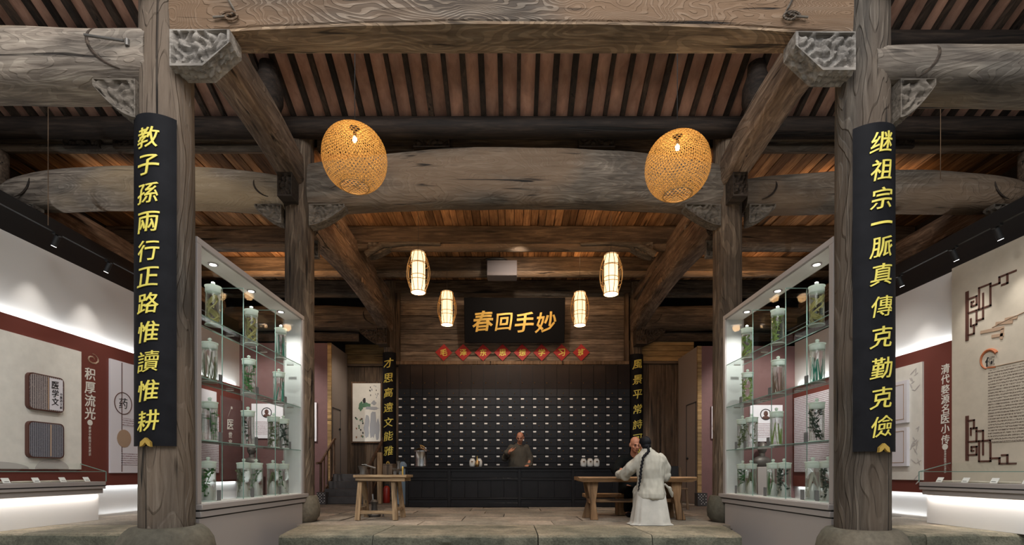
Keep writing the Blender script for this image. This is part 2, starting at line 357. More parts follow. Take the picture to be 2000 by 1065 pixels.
M['text_x'] = printed('text_rows_x', (0.74, 0.72, 0.77), (0.3, 0.2, 0.22), 24, 45, 'X', 0.47)
M['doc'] = printed('document_page', (0.42, 0.37, 0.35), (0.1, 0.08, 0.09), 30, 40, 'Y', 0.42, vertical=True)
M['doc2'] = printed('document_page_grey', (0.27, 0.27, 0.3), (0.07, 0.07, 0.09), 34, 40, 'Y', 0.40, vertical=True)
M['glass'] = glass('clear_glass', (0.985, 0.995, 0.99), 0.10)
M['shelf_glass'] = glass('shelf_glass', (0.95, 0.985, 0.97), 0.8)
M['glass_edge'] = plain('glass_edge', (0.20, 0.32, 0.28), 0.2)
def jar_glass():
    nt = NT('jar_glass'); tr = nt.node('ShaderNodeBsdfTransparent'); tr.inputs[0].default_value = (0.97, 0.99, 0.98, 1)
    gl = nt.node('ShaderNodeBsdfGlossy'); gl.inputs['Roughness'].default_value = 0.12
    df = nt.node('ShaderNodeBsdfTranslucent'); df.inputs[0].default_value = (0.8, 0.88, 0.84, 1)  # translucent white at the jar edges stands for refracted light
    lw = nt.node('ShaderNodeLayerWeight'); lw.inputs[0].default_value = 0.5
    pw = nt.node('ShaderNodeMath', operation='POWER'); pw.inputs[1].default_value = 2.6; nt.link(lw.outputs['Facing'], pw.inputs[0])
    mu = nt.node('ShaderNodeMath', operation='MULTIPLY_ADD'); mu.inputs[1].default_value = 0.8; mu.inputs[2].default_value = 0.04; nt.link(pw.outputs[0], mu.inputs[0])
    m1 = nt.node('ShaderNodeMixShader'); m1.inputs[0].default_value = 0.5; nt.link(gl.outputs[0], m1.inputs[1]); nt.link(df.outputs[0], m1.inputs[2])
    rf_ = nt.node('ShaderNodeBsdfGlass'); rf_.inputs['IOR'].default_value = 1.32; rf_.inputs['Roughness'].default_value = 0.02; rf_.inputs['Color'].default_value = (0.95, 1, 0.98, 1)
    m2 = nt.node('ShaderNodeMixShader'); m2.inputs[0].default_value = 0.5; nt.link(tr.outputs[0], m2.inputs[1]); nt.link(rf_.outputs[0], m2.inputs[2])
    mx = nt.node('ShaderNodeMixShader'); nt.link(mu.outputs[0], mx.inputs[0]); nt.link(m2.outputs[0], mx.inputs[1]); nt.link(m1.outputs[0], mx.inputs[2])
    nt.link(mx.outputs[0], nt.out.inputs[0]); return nt.m
M['jar_glass'] = jar_glass()
M['grey_card'] = plain('grey_card', (0.16, 0.16, 0.165), 0.5)
M['lid'] = translucent('frosted_lid', (0.80, 0.86, 0.80), 0.55)
M['light_on'] = plain('lamp_face', (1, 1, 1), 0.5, emis=(1, 0.98, 0.95), es=6)
M['shade'] = plain('lit_paper_shade', (0.9, 0.8, 0.6), 0.8, emis=(1.0, 0.70, 0.38), es=1.6)
M['bulb'] = plain('bulb', (1, 1, 1), 0.5, emis=(1.0, 0.75, 0.42), es=50)
M['bamboo'] = translucent('woven_bamboo', (0.48, 0.31, 0.125), 0.42)
M['bamboo_rib'] = plain('bamboo_rib', (0.55, 0.3, 0.09), 0.5)
M['iron'] = plain('iron', (0.12, 0.11, 0.10), 0.5, 0.5, var=0.3)
M['steel'] = plain('steel', (0.5, 0.48, 0.46), 0.18, 1.0)
M['china'] = plain('china', (0.72, 0.7, 0.65), 0.25)
M['skin'] = plain('skin', (0.46, 0.2, 0.12), 0.5)
M['hair'] = plain('hair', (0.005, 0.005, 0.007), 0.6, spec=0.15)
M['robe_w'] = plain('linen_white', (0.37, 0.35, 0.30), 0.85, var=0.1)
M['robe_s'] = plain('linen_skirt', (0.46, 0.44, 0.40), 0.85, var=0.1)
M['robe_b'] = plain('robe_black', (0.005, 0.006, 0.006), 0.9, spec=0.1)
M['robe_g'] = plain('robe_olive', (0.07, 0.06, 0.045), 0.85, var=0.1)
M['step'] = plain('step_grey', (0.06, 0.055, 0.055), 0.7, var=0.2)
M['ext_red'] = plain('extinguisher_red', (0.3, 0.02, 0.01), 0.4)
M['blue'] = plain('pale_blue', (0.22, 0.3, 0.38), 0.3)
M['grey_dev'] = plain('projector_shell', (0.13, 0.12, 0.13), 0.6)
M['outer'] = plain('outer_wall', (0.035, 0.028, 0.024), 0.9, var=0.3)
M['tan_wood'] = wood('tan_wood', (0.1, 0.06, 0.03), (0.2, 0.13, 0.08), (0.3, 0.21, 0.14), axis='Z', grain=6, rnd=0.1)
PL = {}
for nm, c in dict(yellow=(0.55, 0.48, 0.18), lime=(0.3, 0.42, 0.10), green=(0.07, 0.2, 0.05), teal=(0.03, 0.32, 0.22), dark=(0.03, 0.05, 0.03), olive=(0.16, 0.18, 0.08), brown=(0.16, 0.08, 0.05), cream=(0.62, 0.58, 0.48)).items():
    PL[nm] = plain('plant_'+nm, c, 0.6)

# ------------------------------------------------------------------ lettering
_gc = {}
def glyph(ch, bold=0.012, depth=0.02):
    """unit-size glyph mesh data (verts centred on the ideograph box, faces)"""
    k = (ch, bold, depth)
    if k not in _gc:
        cu = bpy.data.curves.new('glyph', 'FONT'); cu.body = ch; cu.size = 1.0; cu.extrude = depth; cu.offset = bold
        cu.resolution_u = 2; cu.align_x = 'LEFT'
        ob = bpy.data.objects.new('glyph', cu); COL.objects.link(ob)
        dg = bpy.context.evaluated_depsgraph_get(); me = bpy.data.meshes.new_from_object(ob.evaluated_get(dg))
        vs_ = [tuple(v.co) for v in me.vertices]; fs = [tuple(p.vertices) for p in me.polygons]
        bpy.data.objects.remove(ob); bpy.data.curves.remove(cu); bpy.data.meshes.remove(me)
        if vs_:
            x0 = min(v[0] for v in vs_); x1 = max(v[0] for v in vs_); y0 = min(v[1] for v in vs_); y1 = max(v[1] for v in vs_)
            if ch in '一': y0 -= 0.4; y1 += 0.4
            s_ = 1.0/max(x1-x0, y1-y0); cx = (x0+x1)/2; cy = (y0+y1)/2
            vs_ = [((x-cx)*s_, (y-cy)*s_, z*s_) for x, y, z in vs_]
            me = bpy.data.meshes.new('g'); me.from_pydata(vs_, [], fs); bm = bmesh.new(); bm.from_mesh(me)
            for ax in (0, 1):
                for c in range(-5, 6):
                    co = [0, 0, 0]; no = [0, 0, 0]; co[ax] = c*0.09+0.013; no[ax] = 1
                    bmesh.ops.bisect_plane(bm, geom=bm.verts[:]+bm.edges[:]+bm.faces[:], plane_co=co, plane_no=no)
            bm.to_mesh(me); bm.free(); vs_ = [tuple(v.co) for v in me.vertices]; fs = [tuple(p.vertices) for p in me.polygons]; bpy.data.meshes.remove(me)
        _gc[k] = (vs_, fs)
    return _gc[k]
def warp(x, y): return x+0.02*math.sin(4*y+1)+0.012*math.sin(9*x), y+0.025*math.sin(4*x+0.5)+0.012*math.sin(8*y)
def put_char(ch, size, origin, u, v, n, mat, parent, bold=0.012, depth=0.02, slant=0.0, name='character'):
    vs_, fs = glyph(ch, bold, depth); o = Vector(origin); u = Vector(u); v = Vector(v); n = Vector(n)
    mb = MB(); vs_ = [(*warp(x, y), z) for x, y, z in vs_]; mb.add([o+u*((x+slant*y)*size)+v*((y+0.12*slant*x)*size)+n*(z*size) for x, y, z in vs_], fs)
    return mb.part(name, mat, parent, sharp=30)
def put_char_cyl(ch, size, c, rad, z, mat, parent, bold=0.007, slant=0.08):
    vs_, fs = glyph(ch, 0.0 if ch in '傳讀儉' else bold, 0.03); mb = MB(); pts = []
    for x, y, zz in vs_:
        x, y = warp(x, y); x = (x+slant*y)*size; a = x/rad; r_ = rad+0.004+max(zz, 0)*size
        pts.append((c[0]+r_*math.sin(a), c[1]-r_*math.cos(a), z+y*size+x*0.10))
    mb.add(pts, fs); return mb.part('character', mat, parent, sharp=30)

# ------------------------------------------------------------------ carving
def relief(u, v, seed=0.0):
    a = u*7.5+seed; b = v*6.5+seed*1.7
    f = math.sin(a*1.9+1.6*math.sin(b*1.3+0.6*a))*math.sin(b*2.1+1.8*math.sin(a*1.1))
    g = noise.noise(Vector((a*0.9, b*0.9, seed)))
    return max(-0.5, min(0.6, f+0.5*g))
def carved_bracket(x0, dirx, z_top, L, Hh, y0, y1, seed, nu=34, nv=22, depth=0.035, p=1.6, hmin=0.16):
    """bracket growing from x0 in direction dirx under z_top; carved front, flank and underside"""
    mb = MB(); rings = []
    for i in range(nu+1):
        u = i/nu; h = Hh*(hmin+(1-hmin)*(1-u**p)) if p < 9 else Hh*(1 if u < 0.55 else 1-(1-hmin)*(u-0.55)/0.45); x = x0+dirx*L*u; ring = []
        for j in range(nv+1):
            v = j/nv; b = 1.0 if (v < 0.05 or v > 0.93 or u > 0.95 or u < 0.03) else 0
            d = depth if b else depth*(0.35+relief(u*L*3.0, v*h*3.0, seed))
            ring.append((x, y0-d, z_top-v*h))
        for j in range(1, 9):
            v = j/8; d = 0 if v in (1,) else depth*(0.9*relief(u*L*4, v*1.5+3, seed+2))
            ring.append((x, y0-depth+(y1-y0+depth)*v, z_top-h-d*0.6+0.0))
        ring.append((x, y1, z_top)); rings.append(ring)
    if dirx > 0: rings = [r[::-1] for r in rings]
    mb.loft(rings); return mb
def carved_panel(x0, x1, y, z0, z1, seed, depth=0.03, nu=30, nv=14, th=0.06):
    mb = MB(); rings = []
    for i in range(nu+1):
        u = i/nu; ring = []
        for j in range(nv+1):
            v = j/nv; b = (v < 0.08 or v > 0.92 or u > 0.95 or u < 0.05)
            d = depth if b else depth*(0.3+relief(u*(x1-x0)*3.2, v*(z1-z0)*3.2, seed))
            ring.append((x0+(x1-x0)*u, y-d, z0+(z1-z0)*v))
        ring += [(x0+(x1-x0)*u, y+th, z1), (x0+(x1-x0)*u, y+th, z0)]; rings.append(ring)
    mb.loft(rings); return mb

def superring(cy, cz, ry, rz, ex, n=28):
    out = []
    for k in range(n):
        a = 2*PI*k/n; c = math.cos(a); s_ = math.sin(a)
        out.append((cy+ry*abs(c)**(2/ex)*(1 if c >= 0 else -1), cz+rz*abs(s_)**(2/ex)*(1 if s_ >= 0 else -1)))
    return out
def moon_beam_x(x0, x1, yc, th, zb_end, zb_mid, zt_end, zt_mid, ex=3.0, n=30, wob=0.008, endr=(0, 0), seg=36, seed=0):
    mb = MB(); rings = []
    for i in range(seg+1):
        t = i/seg; x = x0+(x1-x0)*t; k = 1-abs(2*t-1)**2.2
        zb = zb_end+(zb_mid-zb_end)*k; zt = zt_end+(zt_mid-zt_end)*k; s_ = 1.0
        d0 = (x-x0)/(x1-x0)*abs(x1-x0); d1 = abs(x1-x0)-d0
        for d, rr in ((d0, endr[0]), (d1, endr[1])):
            if rr and d < rr: s_ = min(s_, math.sqrt(max(0.0, 1-(1-d/rr)**2))*0.65+0.35)
        cz = (zb+zt)/2; hz = (zt-zb)/2*s_
        ring = superring(yc, zb+(zt-zb)/2 if s_ == 1 else zt-hz-(zt-zb)/2*(1-s_)*0.6, th/2*(0.5+0.5*s_), hz, ex, n)
        rings.append([(x, y+wob*noise.noise(Vector((x*1.3+seed, y*3, z*3))), z+wob*noise.noise(Vector((x*1.1+seed, z*3, y)))) for y, z in ring])
    mb.loft(rings); return mb
def moon_beam_y(y0, y1, xc, th, zb0, zb1, zt0, zt1, arch=0.1, ex=4.5, n=24, seg=24, seed=0):
    mb = MB(); rings = []
    for i in range(seg+1):
        t = i/seg; y = y0+(y1-y0)*t; k = math.sin(PI*t)
        zb = zb0+(zb1-zb0)*t+arch*k; zt = zt0+(zt1-zt0)*t+arch*k*0.8
        ring = superring(xc, (zb+zt)/2, th/2*(1-0.12*(1-k)), (zt-zb)/2, ex, n)
        rings.append([(x+0.008*noise.noise(Vector((y*1.3+seed, x*3, z*3))), y, z) for x, z in ring][::-1])
    mb.loft(rings); return mb
def whisker(cx, yc_, th, zb, zt, ex, dirx, r_, par, mat):
    """crescent line carved near a beam end, following the rounded face"""
    cz = (zb+zt)/2; hz = (zt-zb)/2; pts = []
    for k in range(15):
        a = R(-22+k*7); x = cx+dirx*(r_*(1-math.cos(a))*1.25); z = zt-0.30*(zt-zb)-r_*math.sin(a)
        q = min(0.98, abs(z-cz)/hz); pts.append((x, yc_-th/2*(1-q**ex)**(1/ex)-0.003, z))
    MB().tube(pts, [0.005+0.011*math.sin(PI*k/14) for k in range(15)], 6).part('carved_line', mat, par)

# ================================================================== SETTING: ground, floor, walls, roof
struct('floor_court', MB().box(-12, 12, -8, 6.2, -0.5, -0.3), stone('pale_court_stone', (0.34, 0.31, 0.27), (0.46, 0.43, 0.38), (0.56, 0.53, 0.48)))  # court floor coloured pale so it bounces light up to the beams
fl = struct('floor', MB().box(-9, 9, 7.3, 15, -0.5, -0.06).box(-2.85, 2.85, 6.3, 7.4, -0.5, -0.06).box(-9, -3.6, 6.45, 7.4, -0.5, -0.06).box(3.7, 9, 6.45, 7.4, -0.5, -0.06), M['earth'])
rg = random.Random(3)
def slab(x0, x1, y0, y1, par, mat, dz=None, z=0.0, th=0.08, nx=2, ny=2):
    g = 0.007; dz = rg.uniform(-0.006, 0.004) if dz is None else dz
    x0 += g; x1 -= g; y0 += g; y1 -= g
    mb = MB(); top = []
    for j in range(ny+1):
        for i in range(nx+1):
            edge = i in (0, nx) or j in (0, ny)
            top.append((x0+(x1-x0)*i/nx+(rg.uniform(-0.006, 0.006) if edge else 0), y0+(y1-y0)*j/ny+(rg.uniform(-0.006, 0.006) if edge else 0), z+dz+rg.uniform(-0.003, 0.003)-(0.004 if edge else 0)))
    n = nx+1; fs = [(j*n+i, j*n+i+1, (j+1)*n+i+1, (j+1)*n+i) for j in range(ny) for i in range(nx)]
    loop = [i for i in range(nx)]+[j*n+nx for j in range(ny)]+[ny*n+nx-i for i in range(nx)]+[(ny-j)*n for j in range(ny)]
    m = len(top); top += [(top[k][0], top[k][1], z-th) for k in loop]
    for a in range(len(loop)):
        b = (a+1) % len(loop); fs.append((loop[a], m+a, m+b, loop[b]))
    fs.append(tuple(m+a for a in range(len(loop)))[::-1])
    mb.add(top, fs); return mb.part('stone_slab', mat, par)
y = 7.35
while y < 14.4:
    d = rg.uniform(0.55, 0.95) if y < 11 else rg.uniform(0.9, 1.2); x = -8.6+rg.uniform(-0.5, 0)
    while x < 8.6:
        wd = rg.uniform(1.0, 2.1); slab(max(x, -8.6), min(x+wd, 8.6), y, min(y+d, 14.5), fl, M['stone']); x += wd
    y += d
def edge_stone(x0, x1, y0, y1, par, x0b=None, x1b=None, h=0.30):
    """kerb stone with rough dressed face"""
    x0b = x0 if x0b is None else x0b; x1b = x1 if x1b is None else x1b
    nx = max(8, int((x1-x0)/0.05)); rings = []
    for i in range(nx+1):
        t = i/nx; xa = x0+0.006+(x1-x0-0.012)*t; xb = x0b+0.006+(x1b-x0b-0.012)*t
        if t > 0.999: xa += 0.02*noise.noise(Vector((x1*5, 0, 1)))
        N = lambda a, b: noise.noise(Vector((xa*3.1, a*9, b*7)))
        ring = [(xb, y1, -0.004), (xa*0.6+xb*0.4, y0+(y1-y0)*0.4, 0.008*N(1, 2)), (xa, y0+0.05, 0.008*N(2, 0)-0.003)]
        rr = 0.028+0.03*abs(N(6, 1)); ring += [(xa, y0+0.03+0.02*N(3, 1), -0.004-rr*0.1), (xa, y0+0.012*N(3, 3), -rr)]
        for k in range(1, 7): ring.append((xa+0.004*N(k, 2), y0+0.03*N(k, 5)-0.006*k+0.01*N(k*3, 1), -rr-(h-rr)*k/6))
        ring.append((xb, y1, -h)); rings.append(ring)
    mb = MB().loft(rings); return mb.part('edge_stone', M['stone_edge'], par, sharp=50)
EX = [(-2.93, -1.74), (-1.74, 1.79), (1.79, 2.93)]
edge_stone(-2.93, -1.74, 6.14, 7.35, fl, x0b=-3.16)
edge_stone(-1.74, 0.35, 6.14, 7.35, fl); edge_stone(0.35, 1.79, 6.14, 7.35, fl)
edge_stone(1.79, 2.93, 6.14, 7.35, fl, x1b=3.2)
for a, b in ((-8.6, -6.35), (-6.35, -4.75), (-4.75, -3.62)): edge_stone(a, b, 6.3+rg.uniform(-.03, .03), 7.35, fl)
for a, b in ((3.72, 5.35), (5.35, 6.9), (6.9, 8.6)): edge_stone(a, b, 6.25+rg.uniform(-.03, .03), 7.35, fl)
# outer shell of the hall
struct('wall_left', MB().box(-8.9, -8.75, 3.0, 14.8, -0.3, 9.0), M['outer'])
struct('wall_right', MB().box(8.75, 8.9, 3.0, 14.8, -0.3, 9.0), M['outer'])
struct('wall_back', MB().box(-8.9, 8.9, 14.6, 14.8, -0.3, 6.6), M['outer'])

# ---- sloping front roof: rafters and boards
ROOF = lambda y: 6.34+0.5*(7.6-y)
rf = empty('roof_slope', (0, 7.6, 6.34), kind='structure')
nr = 64; sp = 0.2695
for i in range(nr):
    x = -8.5+i*sp; dz = rg.uniform(-0.012, 0.012); a = rg.uniform(-0.02, 0.02); wd = rg.uniform(0.055, 0.085)
    MB().bar((x+a, 3.2, ROOF(3.2)+dz), (x, 7.72+rg.uniform(0, 0.12), ROOF(7.78)+dz), wd, 0.085).part('rafter', M['rafter'], rf)
    MB().bar((x+sp/2+a, 3.2, ROOF(3.2)+0.065), (x+sp/2, 7.75, ROOF(7.75)+0.065), sp-0.006, 0.03).part('roof_board', M['tile'], rf)
struct('roof_cover', MB().bar((0, 3.1, ROOF(3.1)+0.14), (0, 8.2, ROOF(8.2)+0.16), 18, 0.06), M['outer'])
struct('roof_back_cover', MB().box(-8.9, 8.9, 8.0, 14.8, 6.34, 6.6), M['outer'])
# ---- flat plank ceiling behind the middle columns
ce = empty('ceiling', (0, 8, 6.1), kind='structure')
x = -8.7
while x < 8.7:
    wd = rg.uniform(0.13, 0.2)
    for ya, yb in ((8.0, 10.56), (10.56, 14.6)):
        z = 6.1+rg.uniform(-0.012, 0.012)
        MB().box(x+0.006, x+wd-0.005, ya, yb, z, z+0.03).part('ceiling_plank', M['plank_y'], ce)
    x += wd

# ================================================================== BEAMS AND PURLINS
def px(a, b, y): return ((a-997)/F*y, y, H+(922-b)/F*y)
MB().tube([(-8.7, 6.62, ROOF(6.62)-0.17), (8.7, 6.62, ROOF(6.62)-0.17)], 0.12, 14).thing('purlin', M['dark_x'], (0, 6.62, 6.4), 'upper round dark purlin under the rafters, glimpsed above the side beams', 'beam', 'roof purlins')
MB().tube([(-8.7, 7.62, 6.19), (8.7, 7.62, 6.19)], 0.15, 14).thing('purlin', M['dark_x'], (0, 7.62, 6.19), 'lower round dark purlin on which the rafter feet rest', 'beam', 'roof purlins')
for x0, x1, lab in ((-8.35, -3.6, 'left'), (-3.15, 3.25, 'middle'), (3.7, 8.35, 'right')):
    e = empty('tie_board', ((x0+x1)/2, 7.95, 6.0), 'dark plank beam above the arched %s beam, carrying a small carved block' % {'left': 'left bay', 'middle': 'central', 'right': 'right bay'}[lab], 'beam')
    mat = M['cross_x'] if lab == 'middle' else M['beam_x']  # side boards get paler wood, colour in place of missing light
    mb = MB().box(x0, x1, 7.9, 8.0, 6.02, 6.42); bevel(mb.part('board', mat, e), 0.02)
    bevel(MB().box(x0, x1, 7.84, 8.0, 6.16 if lab != 'middle' else 6.3, 6.22 if lab != 'middle' else 6.33).part('moulding', mat, e), 0.015)
    if lab != 'middle': MB().tube([(x0, 7.9, 6.06), (x1, 7.9, 6.06)], 0.055, 8).part('lower_lip', M['beam_x'], e)
    for cx in {'left': [-6.9, -6.1], 'middle': [-1.27, 1.39], 'right': [6.2]}[lab]:
        carved_panel(cx-0.29, cx+0.29, 7.84, 6.02, 6.3, cx*3).part('carved_block', M['carve_dark'], e)

# the big front beam
e = empty('front_beam', (0, 4.75, 4.9), 'huge swirl-grained lintel beam across the top between the two front columns', 'beam')
rings = []; low = []
for i in range(61):
    t = i/60; x = -3.2+6.42*t; k = 1-abs(2*t-1)**2.4; za = 4.90+0.12*k; w1 = 0.012*noise.noise(Vector((x*1.4, 2, 1))); w2 = 0.012*noise.noise(Vector((x*1.1, 5, 3)))
    rings.append([(x, 4.60+w1, za+0.012), (x, 4.575+w1, za+0.04), (x, 4.56+w2, za+0.25), (x, 4.565+w1, za+0.5), (x, 4.60, 5.88), (x, 4.90, 5.88), (x, 4.93, 5.4), (x, 4.925, 5.06), (x, 4.91, 5.045)])
    low.append([(x, 4.585+w1, za+0.004), (x, 4.75, (za+5.03)/2-0.012+w2*0.5), (x, 4.915, 5.03), (x, 4.915, 5.06), (x, 4.75, (za+5.06)/2+0.015), (x, 4.585+w1, za+0.03)])
MB().loft(rings).part('beam_body', M['front_beam'], e, sharp=30)
MB().loft(low).part('underside', M['front_under'], e, 'lighter tan underside of the beam', sharp=30)
for sx, cx in ((-1, -2.62), (1, 2.62)):
    pts = [(cx-sx*0.05+sx*0.10*math.sin(t*PI), 4.55-0.0, 5.62-0.52*t) for t in (k/10 for k in range(11))]
    MB().tube(pts+[(cx+sx*0.05, 4.545, 5.06), (cx+sx*0.16, 4.545, 5.05)], 0.010, 6).part('carved_line', M['carve'], e)
    MB().tube([(cx+sx*0.09*math.cos(a)*(1-a/12), 4.545, 5.06+0.05*math.sin(a)*(1-a/12)) for a in (k*0.5 for k in range(18))], 0.011, 6).part('carved_curl', M['front_beam'], e)
carved_bracket(-3.18, 1, 4.93, 0.56, 0.34, 4.58, 4.74, 1.3, p=10, hmin=0.35, nu=46, nv=30, depth=0.045).part('carved_bracket', M['carve_pale'], e)
carved_bracket(3.22, -1, 4.91, 0.56, 0.36, 4.58, 4.74, 4.4, p=10, hmin=0.35, nu=46, nv=30, depth=0.045).part('carved_bracket', M['carve_pale'], e)

def side_beam(name, x0, x1, y, th, zb, zbm, zt, ztm, mat, lab, endr, wh, br, cm, seed, rsz=0.24, brk=(0.36, 0.24), bz=0.05):
    e = empty(name, ((x0+x1)/2, y, zb), lab, 'beam')
    moon_beam_x(x0, x1, y, th, zb, zbm, zt, ztm, ex=2.7, endr=endr, seed=seed, wob=0.02).part('beam_body', mat, e)
    for cx, d in wh: whisker(cx, y, th, zb, zt, 2.7, d, rsz, e, M['carve_dark'])
    for cx, d in br: carved_bracket(cx, d, zb+bz, brk[0], brk[1], y-th*0.42, y-th*0.42+0.15, seed+cx, nu=36, nv=24).part('carved_bracket', cm, e)
    return e
side_beam('side_beam', -8.6, -3.42, 4.78, 0.5, 4.50, 4.46, 5.04, 5.09, M['side_beam'], 'pale weathered beam running left from the left front column', (0, 0), [(-3.95, 1)], [(-3.5, -1)], M['carve'], 3, rsz=0.3, brk=(0.40, 0.36), bz=-0.03)
side_beam('side_beam', 3.42, 8.6, 4.78, 0.5, 4.48, 4.45, 4.86, 4.92, M['side_beam'], 'yellowish weathered beam running right from the right front column', (0, 0), [(4.0, -1)], [(3.64, 1)], M['carve'], 5, rsz=0.26, brk=(0.33, 0.36), bz=-0.01)
e = side_beam('arched_beam', -3.22, 3.36, 7.9, 0.46, 4.98, 5.10, 5.75, 6.03, M['beam_x'], 'long arched grey beam spanning the middle columns behind the round lanterns', (0, 0), [(-2.62, -1), (2.78, 1)], [(-3.18, 1), (3.32, -1)], M['carve'], 7, rsz=0.26, brk=(0.56, 0.34))
side_beam('arched_beam', -8.15, -3.6, 7.9, 0.46, 4.98, 5.08, 5.55, 5.72, M['side_beam'], 'arched pale beam in the left bay ending beside the left middle column', (0.8, 0), [(-7.6, -1), (-4.05, 1)], [(-7.95, 1), (-3.62, -1)], M['carve'], 9, rsz=0.24, brk=(0.42, 0.3))
side_beam('arched_beam', 3.75, 8.25, 7.9, 0.46, 4.98, 5.03, 5.5, 5.66, M['beam_x'], 'arched brown beam in the right bay ending beside the right middle column', (0, 0.8), [(4.2, -1), (7.65, 1)], [(3.77, 1), (8.05, -1)], M['carve'], 11, rsz=0.24, brk=(0.42, 0.3))
# rear moon beams beside the drawer wall
for x0, x1, sd, lab in ((-8.0, -3.5, 13, 'left'), (3.6, 8.1, 17, 'right')):
    e = side_beam('rear_beam', x0, x1, 13.4, 0.4, 4.62, 4.7, 5.3, 5.36, M['cross_x'], 'dark curved beam above the %s rear partition, beside the inner column' % lab, (0, 0), [(x1-0.5, 1) if x1 < 0 else (x0+0.5, -1)], [(x1, -1) if x1 < 0 else (x0, 1)], M['carve_dark'], sd, rsz=0.28, brk=(0.6, 0.42))
    carved_panel(x0+0.1, x1-0.7 if x1 < 0 else x1, 13.5, 4.42, 4.66, sd).part('carved_frieze', M['carve_dark'], e)
# cross beams under the plank ceiling
for yb, zb, th, lab in ((10.43, 5.70, 0.27, 'nearest dark cross beam under the plank ceiling'), (11.93, 5.74, 0.27, 'second dark cross beam under the plank ceiling, near the projector'), (13.38, 5.72, 0.22, 'rearmost cross beam on top of the plank wall')):
    e = empty('cross_beam', (0, yb, zb), lab, 'beam', 'cross beams under the ceiling')
    bevel(MB().box(-8.7, 8.7, yb, yb+th, zb, 6.09).part('beam_body', M['cross_x'], e), 0.03, 2)
    MB().tube([(-8.7, yb+th*0.5, zb), (8.7, yb+th*0.5, zb)], th*0.42, 10).part('rounded_underside', M['beam_x'], e)  # paler wood than the body, the lit lip is put in by colour
    if yb < 11:
        for s_ in (-1, 1):
            MB().tube([(s_*3.1, yb-0.02, 5.45), (s_*2.75, yb-0.02, 5.66), (s_*2.2, yb-0.02, 5.70), (s_*1.5, yb-0.02, 5.68)], [0.07, 0.06, 0.04, 0.03], 8).part('carved_strut', M['carve'], e)
            carved_bracket(s_*3.05, -s_, 5.72, 0.55, 0.3, yb+0.02, yb+0.2, 3*s_+1, nu=24, nv=14).part('carved_bracket', M['carve'], e)
# lengthwise beams
for s_, xc, lab in ((-1, -3.44, 'left'), (1, 3.50, 'right')):
    e = empty('lengthwise_beam', (xc, 6.3, 5.7), 'heavy curved beam running back from the %s front column to the middle column' % lab, 'beam')
    moon_beam_y(4.9, 7.75, xc, 0.40, 5.42, 5.30, 5.95, 5.82, arch=0.13, seed=s_*4).part('beam_body', M['beam_y'], e)
    carved_panel(xc-0.11, xc+0.11, 7.45, 5.0, 5.38, s_*5, depth=0.05, th=0.25).part('carved_bracket', M['carve_dark'], e)
    # turned strut standing on the beam and carrying the purlin
    p_ = MB().lathe((xc+s_*0.02, 6.95), [(0.10, 5.9), (0.15, 5.94), (0.2, 6.1), (0.19, 6.3), (0.13, 6.48), (0.12, 6.62)], 18)
    p_.thing('gourd_post', M['dark_x'], (xc, 6.95, 5.85), 'dark gourd-shaped strut on the %s lengthwise beam under the rafters' % lab, 'post')
    e = empty('lengthwise_beam', (xc, 10.6, 4.9), 'heavy curved beam running back from the %s middle column to the inner column' % lab, 'beam')
    moon_beam_y(8.1, 13.25, xc-s_*0.06, 0.42, 4.72, 4.60, 5.3, 5.15, arch=0.22, seed=s_*6).part('beam_body', M['beam_y'], e)
    carved_panel(xc-s_*0.05-0.15, xc-s_*0.05+0.15, 8.22, 4.42, 4.7, 6*s_).part('carved_bracket', M['carve'], e)
    carved_panel(xc-s_*0.02-0.14, xc-s_*0.02+0.14, 12.95, 4.2, 4.66, s_*9, depth=0.05, th=0.3).part('carved_bracket', M['carve_dark'], e)
    MB().box(xc-s_*0.25, xc-s_*0.285, 10.4, 10.62, 4.86, 4.96).part('lit_mortise', M['tan_wood'], e)  # tan block standing for a mortise hole lit orange
    e = empty('upper_beam', (xc, 10.6, 5.5), 'thinner upper beam above the %s rear lengthwise beam' % lab, 'beam')
    bevel(MB().box(xc-s_*0.04-0.11, xc-s_*0.04+0.11, 8.1, 13.3, 5.5, 5.78).part('beam_body', M['beam_y'], e), 0.03, 2)
    for yy in (9.3, 11.2): carved_panel(xc-s_*0.04-0.12, xc-s_*0.04+0.12, yy, 5.22, 5.52, yy).part('carved_block', M['carve'], e)
    # beams above the exhibition walls
    xo = s_*7.95+(0.1 if s_ > 0 else 0)
    moon_beam_y(8.0, 13.3, xo, 0.4, 4.98, 4.98, 5.5, 5.5, arch=0.02, seed=s_*8).thing('lengthwise_beam', M['beam_y'], (xo, 10.6, 5.0), 'rough grey beam above the %s exhibition wall, behind the track lights' % lab, 'beam')

